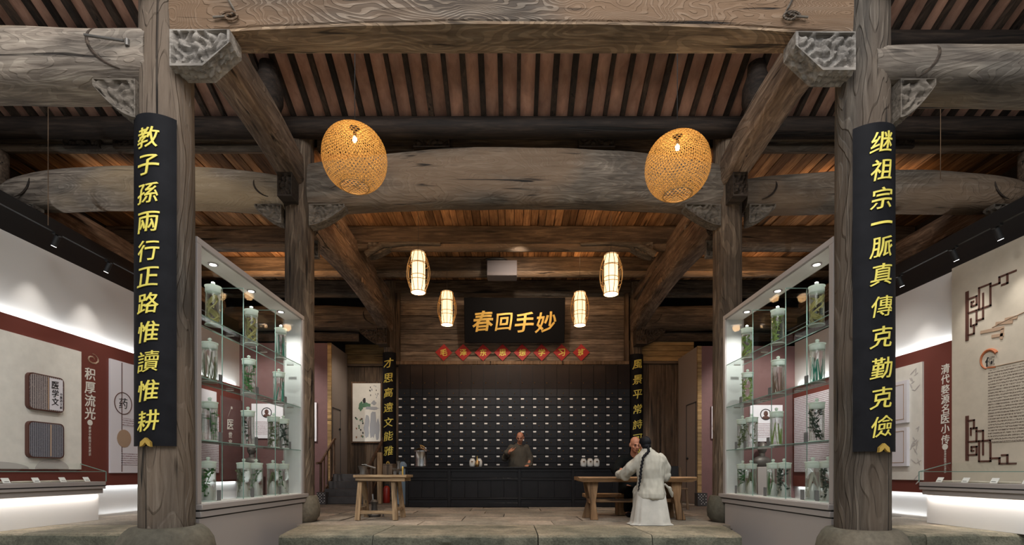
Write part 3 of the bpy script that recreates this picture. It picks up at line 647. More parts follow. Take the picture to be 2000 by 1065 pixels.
# ================================================================== COLUMNS
def column(x, y, r_, z0, z1, mat, lab, drum=None, seed=0, rtop=None):
    e = empty('wooden_column', (x, y, z0 if not drum else drum[0]), lab, 'column')
    n = 32; rings = []; steps = 60; rtop = rtop or r_*0.95
    for i in range(steps+1):
        t = i/steps; z = z0+(z1-z0)*t; rr = r_*(1-t)+rtop*t
        ring = []
        for k in range(n):
            a = 2*PI*k/n
            q = rr*(1+0.025*noise.noise(Vector((math.cos(a)*1.5+seed, math.sin(a)*1.5, z*0.7)))+0.015*noise.noise(Vector((math.cos(a)*6+seed, math.sin(a)*6, z*1.2))))
            ring.append((x+q*math.cos(a), y+q*math.sin(a), z))
        rings.append(ring)
    MB().loft(rings).part('shaft', mat, e)
    if drum:
        zb, zt, rb, rm, rt = drum; hh = zt-zb
        prof = [(rb, zb), (rm*0.97, zb+hh*0.2), (rm, zb+hh*0.42), (rm*0.99, zb+hh*0.6), (rm*0.94, zb+hh*0.78), ((rt+rm)/2*0.98, zb+hh*0.92), (rt+0.012, zt-0.004), (rt, zt)]
        MB().lathe((x, y), prof, 40).part('stone_drum', M['drum'], e)
    return e
CL = column(-3.36, 4.76, 0.232, 0.27, 6.9, M['column'], 'left front wooden column carrying the long left couplet board', (-0.3, 0.27, 0.34, 0.42, 0.29), 1)
CR = column(3.44, 4.76, 0.232, 0.25, 6.9, M['column'], 'right front wooden column carrying the long right couplet board', (-0.3, 0.25, 0.34, 0.40, 0.29), 5)
column(-3.40, 7.85, 0.225, 0.40, 6.3, M['column_warm'], 'left middle wooden column at the far end of the left jar cabinet', (0, 0.42, 0.24, 0.31, 0.25), 9)
column(3.50, 7.85, 0.225, 0.40, 6.3, M['column_warm'], 'right middle wooden column at the far end of the right jar cabinet', (0, 0.42, 0.24, 0.31, 0.25), 12)
column(-3.32, 13.4, 0.17, 0.22, 6.0, M['column_warm'], 'left inner column beside the drawer wall, behind the stool table', (0, 0.24, 0.24, 0.27, 0.2), 15)
column(3.46, 13.42, 0.17, 0.22, 6.0, M['column_warm'], 'right inner column beside the drawer wall, behind the seated men', (0, 0.24, 0.24, 0.27, 0.2), 17)
column(-8.4, 7.9, 0.2, 0.0, 6.0, M['cross_x'], 'dark outer post at the far left edge of the hall', None, 19)
column(8.5, 7.9, 0.2, 0.0, 6.0, M['cross_x'], 'dark outer post at the far right edge of the hall', None, 21)
for s_, c in ((-1, CL), (1, CR)):
    cx = c.location.x
    carved_panel(cx+s_*0.02-0.12, cx+s_*0.02+0.12, 4.47, 5.30, 5.62, 3*s_, depth=0.04, th=0.16).part('carved_block', M['carve'], c)
MB().tube([(-3.58, 4.5, 4.79), (-3.9, 4.45, 4.80)], 0.012, 8).tube([(-3.56, 4.52, 4.82), (-3.56, 4.52, 4.76)], 0.02, 8).thing('iron_hook', M['iron'], (-3.58, 4.5, 4.79), 'small iron rod sticking out left of the left front column', 'hook')

# ---- couplet boards
def couplet(x, y, r_, zt, zb, half, chars, zs, size, lab, thick=0.02, rot=0.0, mat='gold_y', ck=True):
    e = empty('couplet_board', (x, y-r_, zb), lab, 'sign board', 'vertical couplet boards')
    n = 20; rings = []
    for z, nz in ((zb, 0), (zt, 0)):
        ring = []
        for k in range(n+1):
            a = -half+2*half*k/n; ring.append((x+(r_+thick)*math.sin(a), y-(r_+thick)*math.cos(a), z))
        for k in range(n, -1, -1):
            a = -half+2*half*k/n; ring.append((x+r_*math.sin(a), y-r_*math.cos(a), z))
        rings.append(ring)
    MB().loft(rings).part('board', M['board'], e)
    for ch, z in zip(chars, zs): put_char_cyl(ch, size, (x, y), r_+thick, z, M[mat], e)
    rr = r_+thick+0.012
    pts = [(-0.05, -0.01), (-0.045, 0.035), (0, 0.075), (0.045, 0.035), (0.05, -0.01), (0.025, 0.0), (0.0, 0.03), (-0.025, 0.0)]
    MB().prism([(x+a, zb+b) for a, b in pts], y-rr-0.02, y-rr+0.01).part('hanging_clip', M['gold_o'], e)
    return e
yc = 4.76-0.27
Z = lambda py, yy=yc: H+(922-py)/F*yy
couplet(-3.36, 4.76, 0.238, Z(218), Z(871), R(52), '教子孫兩行正路惟讀惟耕', [Z(a) for a in (267, 321, 376, 433, 489, 540, 592, 648, 706, 763, 822)], 0.195, 'black couplet board with eleven gold characters on the left front column')
couplet(3.44, 4.76, 0.238, Z(236), Z(882), R(52), '继祖宗一脈真傳克勤克儉', [Z(a) for a in (275, 330, 386, 434, 481, 535, 598, 658, 719, 777, 833)], 0.20, 'black couplet board with eleven gold characters on the right front column')
zc = lambda py: H+(922-py)/F*13.18
couplet(-3.32, 13.4, 0.175, zc(687), zc(906), R(70), '才思高遠文能雅', [zc(a) for a in (709, 738, 767, 796, 825, 852, 881)], 0.26, 'narrow black couplet board with gold characters on the left inner column')
couplet(3.46, 13.42, 0.175, zc(690), zc(910), R(70), '風景平常詩可歌', [zc(a) for a in (711, 741, 770, 799, 829, 857, 886)], 0.26, 'narrow black couplet board on the right inner column, lower end hidden by the seated men')

# ================================================================== REAR WALL, DRAWER CABINET, PLAQUE
e = empty('plank_wall', (0, 13.5, 3.78), 'brown wall of horizontal planks behind the name plaque, above the drawer cabinet', 'wall')
z = 3.86
while z < 5.72:
    h = rg.uniform(0.13, 0.21); xb = rg.uniform(-1.5, 1.5)
    for a, b in ((-3.12, xb), (xb, 3.24)):
        y0 = 13.45+rg.uniform(-0.006, 0.006); MB().box(a+0.003, b-0.003, y0, y0+0.05, z+0.004, min(z+h, 5.73)-0.004).part('plank', M['plank_x'], e)
    z += h
MB().box(-3.12, 3.24, 13.5, 13.56, 3.8, 5.75).part('backing', M['outer'], e)
bevel(MB().box(-3.14, 3.26, 13.32, 13.52, 3.74, 3.84).part('bottom_rail', M['tan_wood'], e), 0.02, 2)
for xx in (-3.1, 3.2): bevel(MB().box(xx-0.06, xx+0.06, 13.36, 13.5, 3.8, 5.72).part('side_post', M['plank_z'], e), 0.01)
# drawer cabinet
cb = empty('drawer_cabinet', (0.09, 13.4, 0), 'huge black medicine cabinet with rows of small labelled drawers', 'cabinet')
X0, PW, PH, YF = -3.07, 0.3336, 0.2247, 13.3
zrow = lambda k: Z(776.0+16.05*k, YF)          # top of row k
X1 = X0+19*PW; ZB = zrow(10)
MB().box(X0, X1, YF+0.03, YF+0.2, 0, 3.73).part('carcass', M['lacquer'], cb)
MB().box(X0, X1, YF-0.02, YF+0.03, 0, ZB).part('base_panel', M['lacquer'], cb)
zd0, zd1 = Z(760, YF), Z(714, YF)
dmesh = MB().box(-PW/2+0.011, PW/2-0.011, -0.012, 0.03, -PH+0.010, -0.006).mesh('drawer', M['lacquer_d'])
lmesh = MB().box(-0.042, 0.042, -0.016, -0.011, -0.019, 0.019).mesh('label_plate', M['label'])
kmesh = MB().lathe((0, 0), [(0.006, 0), (0.016, 0.004), (0.012, 0.02), (0.003, 0.028)], 8)
kmesh.v = [(x, -z, y) for x, y, z in kmesh.v]; kmesh = kmesh.mesh('knob', M['brass'])
for c in range(19):
    for k in range(-1, 10):
        d = link_mesh('drawer', dmesh, cb, Vector((X0+PW*(c+0.5), YF, zrow(k)))-wloc(cb))
        if k >= 0: link_mesh('label_plate', lmesh, d, (-0.105, 0, -0.05))
        link_mesh('knob', kmesh, d, (0.012, -0.012, -0.125))
    mb = MB().box(X0+PW*c+0.008, X0+PW*(c+1)-0.008, YF-0.01, YF+0.03, zd0, zd1)
    d = mb.part('cabinet_door', M['door_lacquer'], cb)
    link_mesh('knob', kmesh, d, Vector((X0+PW*c+0.06, YF-0.01, Z(748.6, YF)))-wloc(cb))
# plaque, tilted forward
T = Matrix.Rotation(R(9), 3, 'X')
pc = Vector(px(1005, 626, 12.95)); U = Vector((1, 0, 0)); V = T @ Vector((0, 0, 1)); V = Vector((0, -math.sin(R(9)), math.cos(R(9)))); Nn = Vector((0, -math.cos(R(9)), -math.sin(R(9))))
e = empty('name_plaque', pc, 'wide black plaque with four large gold characters high above the counter', 'sign board')
P3 = lambda u, v, n: pc+U*u+V*v+Nn*n
def obx(u0, u1, v0, v1, n0, n1):
    return MB().add([P3(u, v, n) for n in (n0, n1) for v in (v0, v1) for u in (u0, u1)], [(0, 2, 3, 1), (4, 5, 7, 6), (0, 1, 5, 4), (2, 6, 7, 3), (0, 4, 6, 2), (1, 3, 7, 5)])
bevel(obx(-1.34, 1.34, -0.585, 0.585, -0.05, 0).part('board', M['plaque'], e), 0.01)
MB().tube([P3(-0.9, 0.55, -0.05), (pc.x-0.9, 13.46, pc.z+0.62)], 0.012, 6).part('hanging_rod', M['iron'], e)
MB().tube([P3(0.9, 0.55, -0.05), (pc.x+0.9, 13.46, pc.z+0.62)], 0.012, 6).part('hanging_rod', M['iron'], e)
for ch, pxx, pyy, sz in (('春', 943, 628, 0.56), ('回', 984, 629, 0.45), ('手', 1024, 630, 0.52), ('妙', 1066, 630, 0.54)):
    put_char(ch, sz, P3((pxx-1005)/F*12.95, (626-pyy)/F*12.95+0.0, 0.0), U, V, Nn, M['gold_o'], e, bold=0.018, depth=0.05, slant=0.1)
for pxx in (943.5, 1066.5):
    q = Vector(px(pxx, 664, 13.2)); MB().lathe((q.x, 13.32), [(0.005, q.z-0.06), (0.05, q.z), (0.055, q.z+0.03), (0.02, q.z+0.05)], 10).part('support_peg', M['gold_o'], e)
# red diamonds
for i, (ch, pxx) in enumerate(zip('毛泽东思想学习班', (866.5, 904.5, 943.5, 981.5, 1020, 1058, 1097, 1135.5))):
    q = Vector(px(pxx, 688.5, 13.4)); q.y = 13.42
    e = empty('paper_diamond', q, '%s red paper diamond from the left under the plaque, yellow character %s' % (['first', 'second', 'third', 'fourth', 'fifth', 'sixth', 'seventh', 'eighth'][i], ch), 'paper sign', 'red paper diamonds')
    s_ = 0.235; T2 = Matrix.Rotation(rg.uniform(-0.04, 0.04), 3, 'Y')
    ring = [T2 @ Vector(p) for p in ((0, 0, -s_), (s_, 0, 0), (0, 0, s_), (-s_, 0, 0))]
    MB().loft([[q+p for p in ring], [q+p+Vector((0, -0.008, 0)) for p in ring]]).part('paper', M['red'], e)
    put_char(ch, 0.2, q+Vector((0, -0.008, 0)), (1, 0, 0), (0, 0, 1), (0, -1, 0), M['gold_y'], e, bold=0.02, depth=0.01)
# side timber walls behind the partitions
def timber(x0, x1, y, z1, lab, hdr):
    e = empty('timber_wall', ((x0+x1)/2, y, 0), lab, 'wall'); x = x0
    while x < x1-0.01:
        wd = min(rg.uniform(0.2, 0.32), x1-x); y0 = y+rg.uniform(-0.004, 0.004)
        MB().box(x+0.003, x+wd-0.003, y0, y0+0.04, 0, z1-0.04).part('plank', M['plank_z'], e); x += wd
    z = z1+0.03
    while z < hdr:
        MB().box(x0, x1, y-0.02, y+0.04, z+0.004, z+0.14).part('header_plank', M['yellow_x'], e); z += 0.145
    bevel(MB().box(x0, x1, y-0.08, y+0.04, z1-0.05, z1+0.03).part('rail', M['cross_x'], e), 0.015)
    return e
timber(-4.9, -3.1, 14.45, 3.97, 'brown vertical plank wall behind the framed scroll painting', 4.45)
timber(3.3, 5.1, 13.55, 3.85, 'dark stained vertical plank wall right of the drawer cabinet', 4.4)
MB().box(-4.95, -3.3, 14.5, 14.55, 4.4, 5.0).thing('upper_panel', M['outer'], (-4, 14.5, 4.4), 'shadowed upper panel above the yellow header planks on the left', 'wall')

# ================================================================== EXHIBITION WALLS
WL, WR = -7.3, 7.05
struct('wall_exhibit_left', MB().box(WL-0.12, WL, 4.0, 13.1, -0.3, 4.28), M['white'])
struct('wall_exhibit_right', MB().box(WR, WR+0.12, 4.0, 12.06, -0.3, 4.0), M['white'])
def back_partition(name, x0, x1, y, z1, xs, yb, sgn):
    """maroon wall facing the court with a pinkish side wall running back"""
    struct(name, MB().box(min(x0, x1), max(x0, x1), y, y+0.1, 0, z1), M['maroon'])
    e = empty('partition_side', (xs, y, 0), 'pale pinkish partition wall with flush door running back on the %s' % ('left behind the stair rail' if sgn < 0 else 'right behind the table'), 'partition')
    MB().box(xs-0.05, xs+0.05, y+0.02, yb, 0, z1).part('panel', M['beige'], e)
    MB().box(xs-0.045-(0.0 if sgn < 0 else 0.012), xs+0.045+(0.012 if sgn < 0 else 0), y-0.012, y+0.03, 0, z1).part('wooden_edge', M['yellow_x'], e)
    xi = xs-sgn*0.05; L = yb-y; y0, y1 = y+L*0.06, y+L*0.55; zb = 0.75 if sgn < 0 else 0.0; zt = 2.56
    for b in ((y0, y0+0.025, zb, zt), (y1-0.025, y1, zb, zt), (y0, y1, zt-0.025, zt)):
        MB().box(xi-0.012, xi+0.012, *b).part('door_trim', M['step'], e)
    MB().ell((xi-sgn*0.03, y+L*0.46, 1.15 if sgn > 0 else 2.0), 0.03, 0.03, 0.03).part('door_knob', M['black'], e)
    return e
back_partition('wall_partition_left', WL, -4.85, 13.1, 4.27, -4.88, 14.4, -1)
back_partition('wall_partition_right', WR, 4.66, 12.06, 3.92, 4.69, 13.45, 1)

def wall_item(wx, sgn, y0, y1, z0, z1, th, gap=0.0):
    """box on an exhibition wall; sgn=+1 for the left wall (faces +x)"""
    a = wx+sgn*gap; b = wx+sgn*(gap+th); return MB().box(min(a, b), max(a, b), y0, y1, z0, z1)
def led(wx, sgn, y0, y1, z, up, e_, off=0.035, w_=0.03, col=COOL):
    ym = (y0+y1)/2; x = wx+sgn*off
    light('led_strip', 'AREA', (x, ym, z), e_, col, target=(x-sgn*0.2*0, ym+0.0001, z+(1 if up else -1)), size=w_, size_y=y1-y0)
def led2(wx, sgn, y0, y1, z, up, e_, off=0.035, w_=0.03, col=COOL):
    d = bpy.data.lights.new('led_strip', 'AREA'); d.energy = e_; d.color = col; d.shape = 'RECTANGLE'; d.size = w_; d.size_y = y1-y0
    o = bpy.data.objects.new('led_strip', d); COL.objects.link(o); o.location = (wx+sgn*off, (y0+y1)/2, z)
    o.rotation_euler = (0, PI if up else 0, 0)
# left wall red panel (stands proud, lit from behind along its top and bottom edges)
e = empty('red_title_board', (WL, 9, 0.56), 'long dark red backing panel on the left exhibition wall with white vertical title', 'exhibition panel')
wall_item(WL, 1, 4.6, 13.0, 0.56, 3.07, 0.03, 0.05).part('panel', M['maroon_p'], e)
xl = WL+0.082
for ch, py in zip('积厚流光', (731, 758, 783, 808)):
    yy = -xl*F/(997-176); put_char(ch, 0.215, (xl, yy, H+(922-py)/F*yy), (0, 1, 0), (0, 0, 1), (1, 0, 0), M['cream_text'], e, bold=0.013, depth=0.01)
yy = -xl*F/(997-175.5)
dm = MB().lathe((0, 0), [(0.05, 0), (0.05, 0.006)], 16); dm.v = [(xl+z, yy+x, H+(922-826)/F*yy+y) for x, y, z in dm.v]; dm.part('round_seal', M['cream_text'], e)
for k, ch in enumerate('婺源中医药文化展示'):
    put_char(ch, 0.05, (xl, yy, H+(922-836-k*6.5)/F*yy), (0, 1, 0), (0, 0, 1), (1, 0, 0), M['cream_text'], e, bold=0.01, depth=0.01)
for k in range(10):
    a = k*0.65; MB().tube([(xl, yy+0.05+0.14*math.cos(t+a)*(0.3+0.07*k), 2.75+0.10*math.sin(t+a)*(0.3+0.07*k)) for t in (j*0.4 for j in range(6))], 0.004, 4).part('cloud_line', M['tan_print'], e)
led2(WL, 1, 5.0, 12.9, 3.075, True, 27); led2(WL, 1, 8.2, 12.9, 0.555, False, 8)
led2(WL, 1, 5.0, 12.9, 0.03, True, 5, off=0.05)
# cream board with two document frames
e = empty('cream_board', (WL+0.08, 7, 0.85), 'large cream display board at the left edge with two rounded document frames', 'exhibition panel')
wall_item(WL, 1, 4.7, 8.14, 0.84, 2.81, 0.04, 0.08).part('board', M['panel'], e)
xb = WL+0.122
for z0, z1, m1, m2 in ((1.735, 2.285, M['doc'], M['doc']), (1.01, 1.56, M['doc2'], M['doc2'])):
    ya, yb = 7.19, 7.77; r_ = 0.07; pts = []
    for cy, cz, a0 in ((yb-r_, z1-r_, 0), (ya+r_, z1-r_, 90), (ya+r_, z0+r_, 180), (yb-r_, z0+r_, 270)):
        pts += [(cy+r_*math.cos(R(a0+k*22.5)), cz+r_*math.sin(R(a0+k*22.5))) for k in range(5)]
    f = MB().loft([[(xb-0.02, a, b) for a, b in pts], [(xb+0.05, a, b) for a, b in pts]]).part('document_frame', M['brown_print'], e)
    cyy, czz = (ya+yb)/2, (z0+z1)/2
    sc = lambda k: [(cyy+(a-cyy)*k, czz+(b-czz)*k) for a, b in pts]
    MB().loft([[(xb+0.045, a, b) for a, b in sc(0.94)], [(xb+0.053, a, b) for a, b in sc(0.94)]]).part('page', m1, f)
    ys = ya+0.3 if z0 > 1.5 else ya+0.34
    MB().box(xb+0.05, xb+0.056, ys, ys+0.02, z0+0.03, z1-0.03).part('fold', M['tan_print'], f)
    if z0 > 1.5:
        MB().box(xb+0.05, xb+0.0555, ya+0.33, yb-0.03, z0+0.03, z1-0.03).part('white_page', M['panel_w'], f)
        for k in range(5): put_char('中医药文献'[k], 0.045, (xb+0.057, ya+0.52, z1-0.26-k*0.052), (0, 1, 0), (0, 0, 1), (1, 0, 0), M['ink'], f, bold=0.01, depth=0.01)
        for k, ch in enumerate('医学文'): put_char(ch, 0.12, (xb+0.057, ya+0.42, z1-0.13-k*0.13), (0, 1, 0), (0, 0, 1), (1, 0, 0), M['ink'], f, bold=0.015, depth=0.01)
for cy, a, b, xb2 in ((7.62, 0.28, 0.15, xb+0.004), (6.75, 0.5, 0.10, xb+0.001)):
    m = MB(); m.loft([[(x_, cy+a*math.cos(PI*k/14), 0.846+b*math.sin(PI*k/14)) for k in range(15)] for x_ in (xb2, xb2+0.003)]); m.part('mountain_print', M['cloud_print'], e)
# white board further along
e = empty('white_board', (WL+0.08, 9, 0.78), 'white display board with round emblem, left of the left front column', 'exhibition panel')
wall_item(WL, 1, 8.74, 10.35, 0.78, 2.84, 0.03, 0.08).part('board', M['panel_w'], e)
xw = WL+0.112
def disc_y(cy, cz, r_, mat, par, name, th=0.004, x=xw, s_=1):
    m = MB().lathe((0, 0), [(r_, 0), (r_, th)], 24); m.v = [(x+s_*q, cy+a, cz+b) for a, b, q in m.v]; return m.part(name, mat, par)
yA = 9.0
MB().box(xw-0.001, xw+0.003, yA-0.01, yA+0.005, 0.80, 2.82).part('vertical_line', M['brown_print'], e)
MB().tube([(xw, 9.03+0.2*math.cos(a), 2.07+0.2*math.sin(a)) for a in (k*PI/14 for k in range(29))], 0.008, 5).part('emblem_ring', M['brown_print'], e)
put_char('药', 0.2, (xw, 9.03, 2.07), (0, 1, 0), (0, 0, 1), (1, 0, 0), M['ink'], e, bold=0.0, depth=0.01)
disc_y(9.05, 1.42, 0.165, M['tan_print'], e, 'round_picture')
MB().box(xw, xw+0.003, 9.0, 9.45, 1.66, 1.8).part('text_block', M['text_w'], e)
MB().box(xw, xw+0.003, 8.98, 9.6, 0.93, 1.16).part('text_block', M['text_w'], e)
wall_item(WL, 1, 10.9, 11.9, 1.75, 2.75, 0.03, 0.08).thing('small_board', M['panel_w'], (WL, 11.4, 1.75), 'white board on the left wall seen through the upper jars', 'exhibition panel')
q = wall_item(WL, 1, 10.7, 12.0, 0.78, 2.15, 0.03, 0.08).thing('small_board', M['text_w'], (WL, 11.3, 0.78), 'white text board on the left wall seen through the lower jars', 'exhibition panel')
e = empty('title_strip', (WL+0.1, 12.6, 1.3), 'maroon strip with small vertical title seen through the left cabinet', 'exhibition panel')
wall_item(WL, 1, 12.1, 13.05, 0.6, 2.7, 0.02, 0.08).part('strip', M['maroon'], e)
for k, ch in enumerate('御医'): put_char(ch, 0.27, (WL+0.102, 12.5, 2.35-0.33*k), (0, 1, 0), (0, 0, 1), (1, 0, 0), M['cream_text'], e, bold=0.01, depth=0.01)
for k, ch in enumerate('世家'): put_char(ch, 0.16, (WL+0.102, 12.5, 1.75-0.2*k), (0, 1, 0), (0, 0, 1), (1, 0, 0), M['cream_text'], e, bold=0.01, depth=0.01)
# boards on the far partitions
def portrait(xa, xb_, y, z0, z1, lab):
    e = empty('portrait_board', ((xa+xb_)/2, y, z0), lab, 'exhibition panel')
    MB().box(xa, xb_, y-0.05, y-0.01, z0, z1).part('board', M['panel_w'], e)
    cx, cz = xa+(xb_-xa)*0.48, z0+(z1-z0)*0.74; y2 = y-0.052
    MB().tube([(cx+0.13*math.cos(a), y2, cz+0.13*math.sin(a)) for a in (k*PI/12 for k in range(25))], 0.012, 5).part('portrait_ring', M['ink'], e)
    MB().ell((cx, y2, cz+0.02), 0.055, 0.01, 0.07).ell((cx, y2, cz-0.08), 0.09, 0.01, 0.045).part('portrait', M['brown_print'], e)
    MB().box(xa+0.1, xb_-0.1, y2-0.002, y2, z0+0.1, z0+(z1-z0)*0.5).part('text_block', M['text_x'], e)
portrait(-6.95, -6.1, 13.1, 1.70, 2.63, 'white portrait board on the far left partition seen through the jars')
portrait(5.92, 6.72, 12.06, 1.55, 2.45, 'white portrait board on the far right partition seen through the jars')
MB().box(-5.9, -5.2, 13.04, 13.08, 1.62, 2.66).thing('narrow_board', M['panel_w'], (-5.5, 13.06, 1.62), 'white board edge just left of the stairs, behind the middle column', 'exhibition panel')
MB().box(4.97, 5.6, 12.0, 12.04, 1.62, 2.42).thing('narrow_board', M['panel_w'], (5.3, 12.02, 1.62), 'white board edge just right of the right partition, behind the middle column', 'exhibition panel')
for xx, yy, side in ((-6.75, 12.7, 'left'), (6.1, 11.8, 'right')):
    e = empty('portrait_bust', (xx, yy, 0), 'dark bronze bust on a plinth at the far %s, seen through the jars' % side, 'sculpture')
    bevel(MB().box(xx-0.2, xx+0.2, yy-0.2, yy+0.2, 0, 0.92).part('plinth', M['case_white'], e), 0.01)
    MB().ell((xx, yy, 1.05), 0.22, 0.12, 0.14).cap_((xx, yy, 1.1), (xx, yy, 1.25), 0.07).ell((xx, yy-0.01, 1.38), 0.105, 0.125, 0.15).ell((xx, yy-0.13, 1.37), 0.02, 0.03, 0.03).ell((xx-0.105, yy, 1.37), 0.02, 0.03, 0.035).ell((xx+0.105, yy, 1.37), 0.02, 0.03, 0.035).part('bust', M['iron'], e)
light('partition_spot', 'SPOT', (-6.0, 10.2, 4.2), 420, NEUT, target=(-6.3, 13.1, 2.0), size=0.05, spot=70)
light('partition_spot', 'SPOT', (5.9, 9.3, 4.0), 420, NEUT, target=(6.1, 12.0, 2.0), size=0.05, spot=70)
# right wall
e = empty('red_title_board', (WR, 9, 0.45), 'dark red backing panel on the right exhibition wall with white vertical title', 'exhibition panel')
wall_item(WR, -1, 7.66, 12.0, 0.45, 2.88, 0.03, 0.05).part('panel', M['maroon_p'], e)
xr = WR-0.082; yy = xr*F/(1846-997)
for ch, py in zip('清代婺源名医小传', (720, 740, 760, 779, 798, 817, 837, 858)):
    put_char(ch, 0.155, (xr, yy, H+(922-py-1)/F*yy), (0, -1, 0), (0, 0, 1), (-1, 0, 0), M['cream_text'], e, bold=0.013, depth=0.01)
disc_y(yy, H+(922-861)/F*yy-0.1, 0.05, M['cream_text'], e, 'round_seal', x=xr, s_=-1)
for k, ch in enumerate('婺源中医药文化展示'):
    put_char(ch, 0.04, (xr, yy, H+(922-882-k*5)/F*yy), (0, -1, 0), (0, 0, 1), (-1, 0, 0), M['cream_text'], e, bold=0.01, depth=0.01)
led2(WR, -1, 7.7, 11.9, 2.885, True, 15); led2(WR, -1, 7.7, 11.9, 0.445, False, 6)
led2(WR, -1, 7.7, 11.9, 0.03, True, 4, off=0.05)
e = empty('plate_board', (WR-0.08, 9, 0.68), 'grey-white display board with two framed plates on the right wall', 'exhibition panel')
wall_item(WR, -1, 8.2, 9.9, 0.66, 2.66, 0.03, 0.08).part('board', M['panel'], e)
for z0, z1 in ((1.66, 2.4), (0.9, 1.58)):
    f = wall_item(WR, -1, 8.46, 9.7, z0, z1, 0.05, 0.11).part('plate', M['panel_w'], e)
    for b in ((8.52, 8.53, z0+0.06, z1-0.06), (9.63, 9.64, z0+0.06, z1-0.06), (8.52, 9.64, z0+0.06, z0+0.07), (8.52, 9.64, z1-0.07, z1-0.06)):
        wall_item(WR, -1, b[0], b[1], b[2], b[3], 0.004, 0.16).part('plate_line', M['tan_print'], f)
    wall_item(WR, -1, 8.7, 9.5, z0+0.28, z0+0.5, 0.004, 0.16).part('text_block', M['text_w'], f)
rr = random.Random(5)
for k in range(26):
    cz = rr.choice((2.35, 1.35, 0.8))+rr.uniform(-0.2, 0.2); cy = 8.26+rr.uniform(0, 0.18)
    m = MB().ell((0, 0, 0), 0.002, 0.012, rr.uniform(0.04, 0.08), nu=8, nv=5); aa = rr.uniform(-1.2, 1.2)
    m.v = [(WR-0.112+x, cy+y*math.cos(aa)-z*math.sin(aa), cz+y*math.sin(aa)+z*math.cos(aa)) for x, y, z in m.v]; m.part('leaf_print', M['cloud_print'], e)
wall_item(WR, -1, 10.2, 11.9, 0.8, 2.6, 0.03, 0.08).thing('small_board', M['text_w'], (WR, 11, 0.8), 'white text board on the right wall seen through the right cabinet', 'exhibition panel')
# the tall beige board
e = empty('tall_board', (WR-0.1, 6.5, 0), 'tall beige board at the right edge with lattice corners and printed columns', 'exhibition panel')
wall_item(WR, -1, 4.6, 7.66, 0.0, 4.0, 0.095, 0.004).part('board', M['panel_b'], e)
XP = WR-0.103
def YP(pxx): return XP*F/(pxx-997)
def pt(pxx, pyy): y_ = YP(pxx); return (XP, y_, H+(922-pyy)/F*y_)
def poly(pts, wd, mat, name):
    m = MB()
    for a, b in zip(pts[:-1], pts[1:]):
        a = Vector(a); b = Vector(b); d = (b-a).normalized()*wd/2; m.bar(a-d, b+d, wd, 0.012, up=(1, 0, 0))
    return m.part(name, mat, e)
def lat(oy, oz, sy, sz, segs):
    for sg in segs: poly([(XP, oy-sy*a, oz+sz*b) for a, b in sg], 0.024, M['brown_print'], 'lattice_bar')
LT = [[(0, 0), (0, 0)]]
y0, ztop, zbot = YP(1889), H+(922-583)/F*YP(1889), H+(922-893)/F*YP(1889)
segs = [[(0.05, 0), (0.30, 0), (0.30, -0.12), (0.14, -0.12), (0.14, -0.06), (0.20, -0.06)], [(0.05, -0.2), (0.38, -0.2), (0.38, 0.1), (0.72, 0.1), (0.72, -0.2), (0.5, -0.2), (0.5, 0.0)], [(0.3, -0.2), (0.3, -0.4), (0.12, -0.4), (0.12, -0.3)], [(0.38, -0.2), (0.5, -0.2), (0.5, -0.35), (0.3, -0.35)], [(0.05, -0.52), (0.22, -0.52), (0.22, -0.4)], [(0.72, 0.06), (0.98, 0.06), (0.98, 0.14), (1.2, 0.14), (1.2, 0.02), (1.05, 0.02)], [(1.2, 0.14), (1.42, 0.14)]]
lat(y0, ztop-0.02, 0.5, 1.05, segs)
lat(y0, zbot+0.03, 0.5, -1.0, [[(a, b*1.0) for a, b in sg] for sg in segs])
poly([(XP, y0, ztop+0.08), (XP, y0, ztop-0.62)], 0.05, M['brown_print'], 'lattice_post')
poly([(XP, y0, zbot-0.03), (XP, y0, zbot+0.60)], 0.05, M['brown_print'], 'lattice_post')
for a, b, c, d in ((1918, 649, 1958, 641), (1940, 657, 1958, 654), (1966, 624, 1984, 620), (1948, 632, 1975, 629)):
    poly([pt(a, b), pt(c, d)], 0.045, M['tan_print'], 'cloud_stroke')
poly([pt(1958, 645), pt(1956, 660)], 0.04, M['tan_print'], 'cloud_stroke'); poly([pt(1938, 640), pt(2000, 610)], 0.008, M['tan_print'], 'thin_line')
c_ = Vector(pt(1932, 702))
MB().tube([(XP, c_.y-0.125*math.cos(a), c_.z+0.135*math.sin(a)) for a in (R(30+k*13) for k in range(18))], [0.02*(1-k/20)+0.006 for k in range(18)], 6).part('brush_circle', M['orange_print'], e)
put_char('伍', 0.14, pt(1933, 706), (0, -1, 0), (0, 0, 1), (-1, 0, 0), M['ink'], e, bold=0.02, depth=0.02)
poly([pt(1930, 718), pt(1943, 717)], 0.02, M['orange_print'], 'underline'); poly([pt(1943, 716), pt(2000, 704)], 0.006, M['tan_print'], 'thin_line')
ya = YP(1930); z0 = 1.22; MB().box(XP-0.003, XP, 5.4, ya, z0, 2.27).part('text_block', M['text_h'], e)
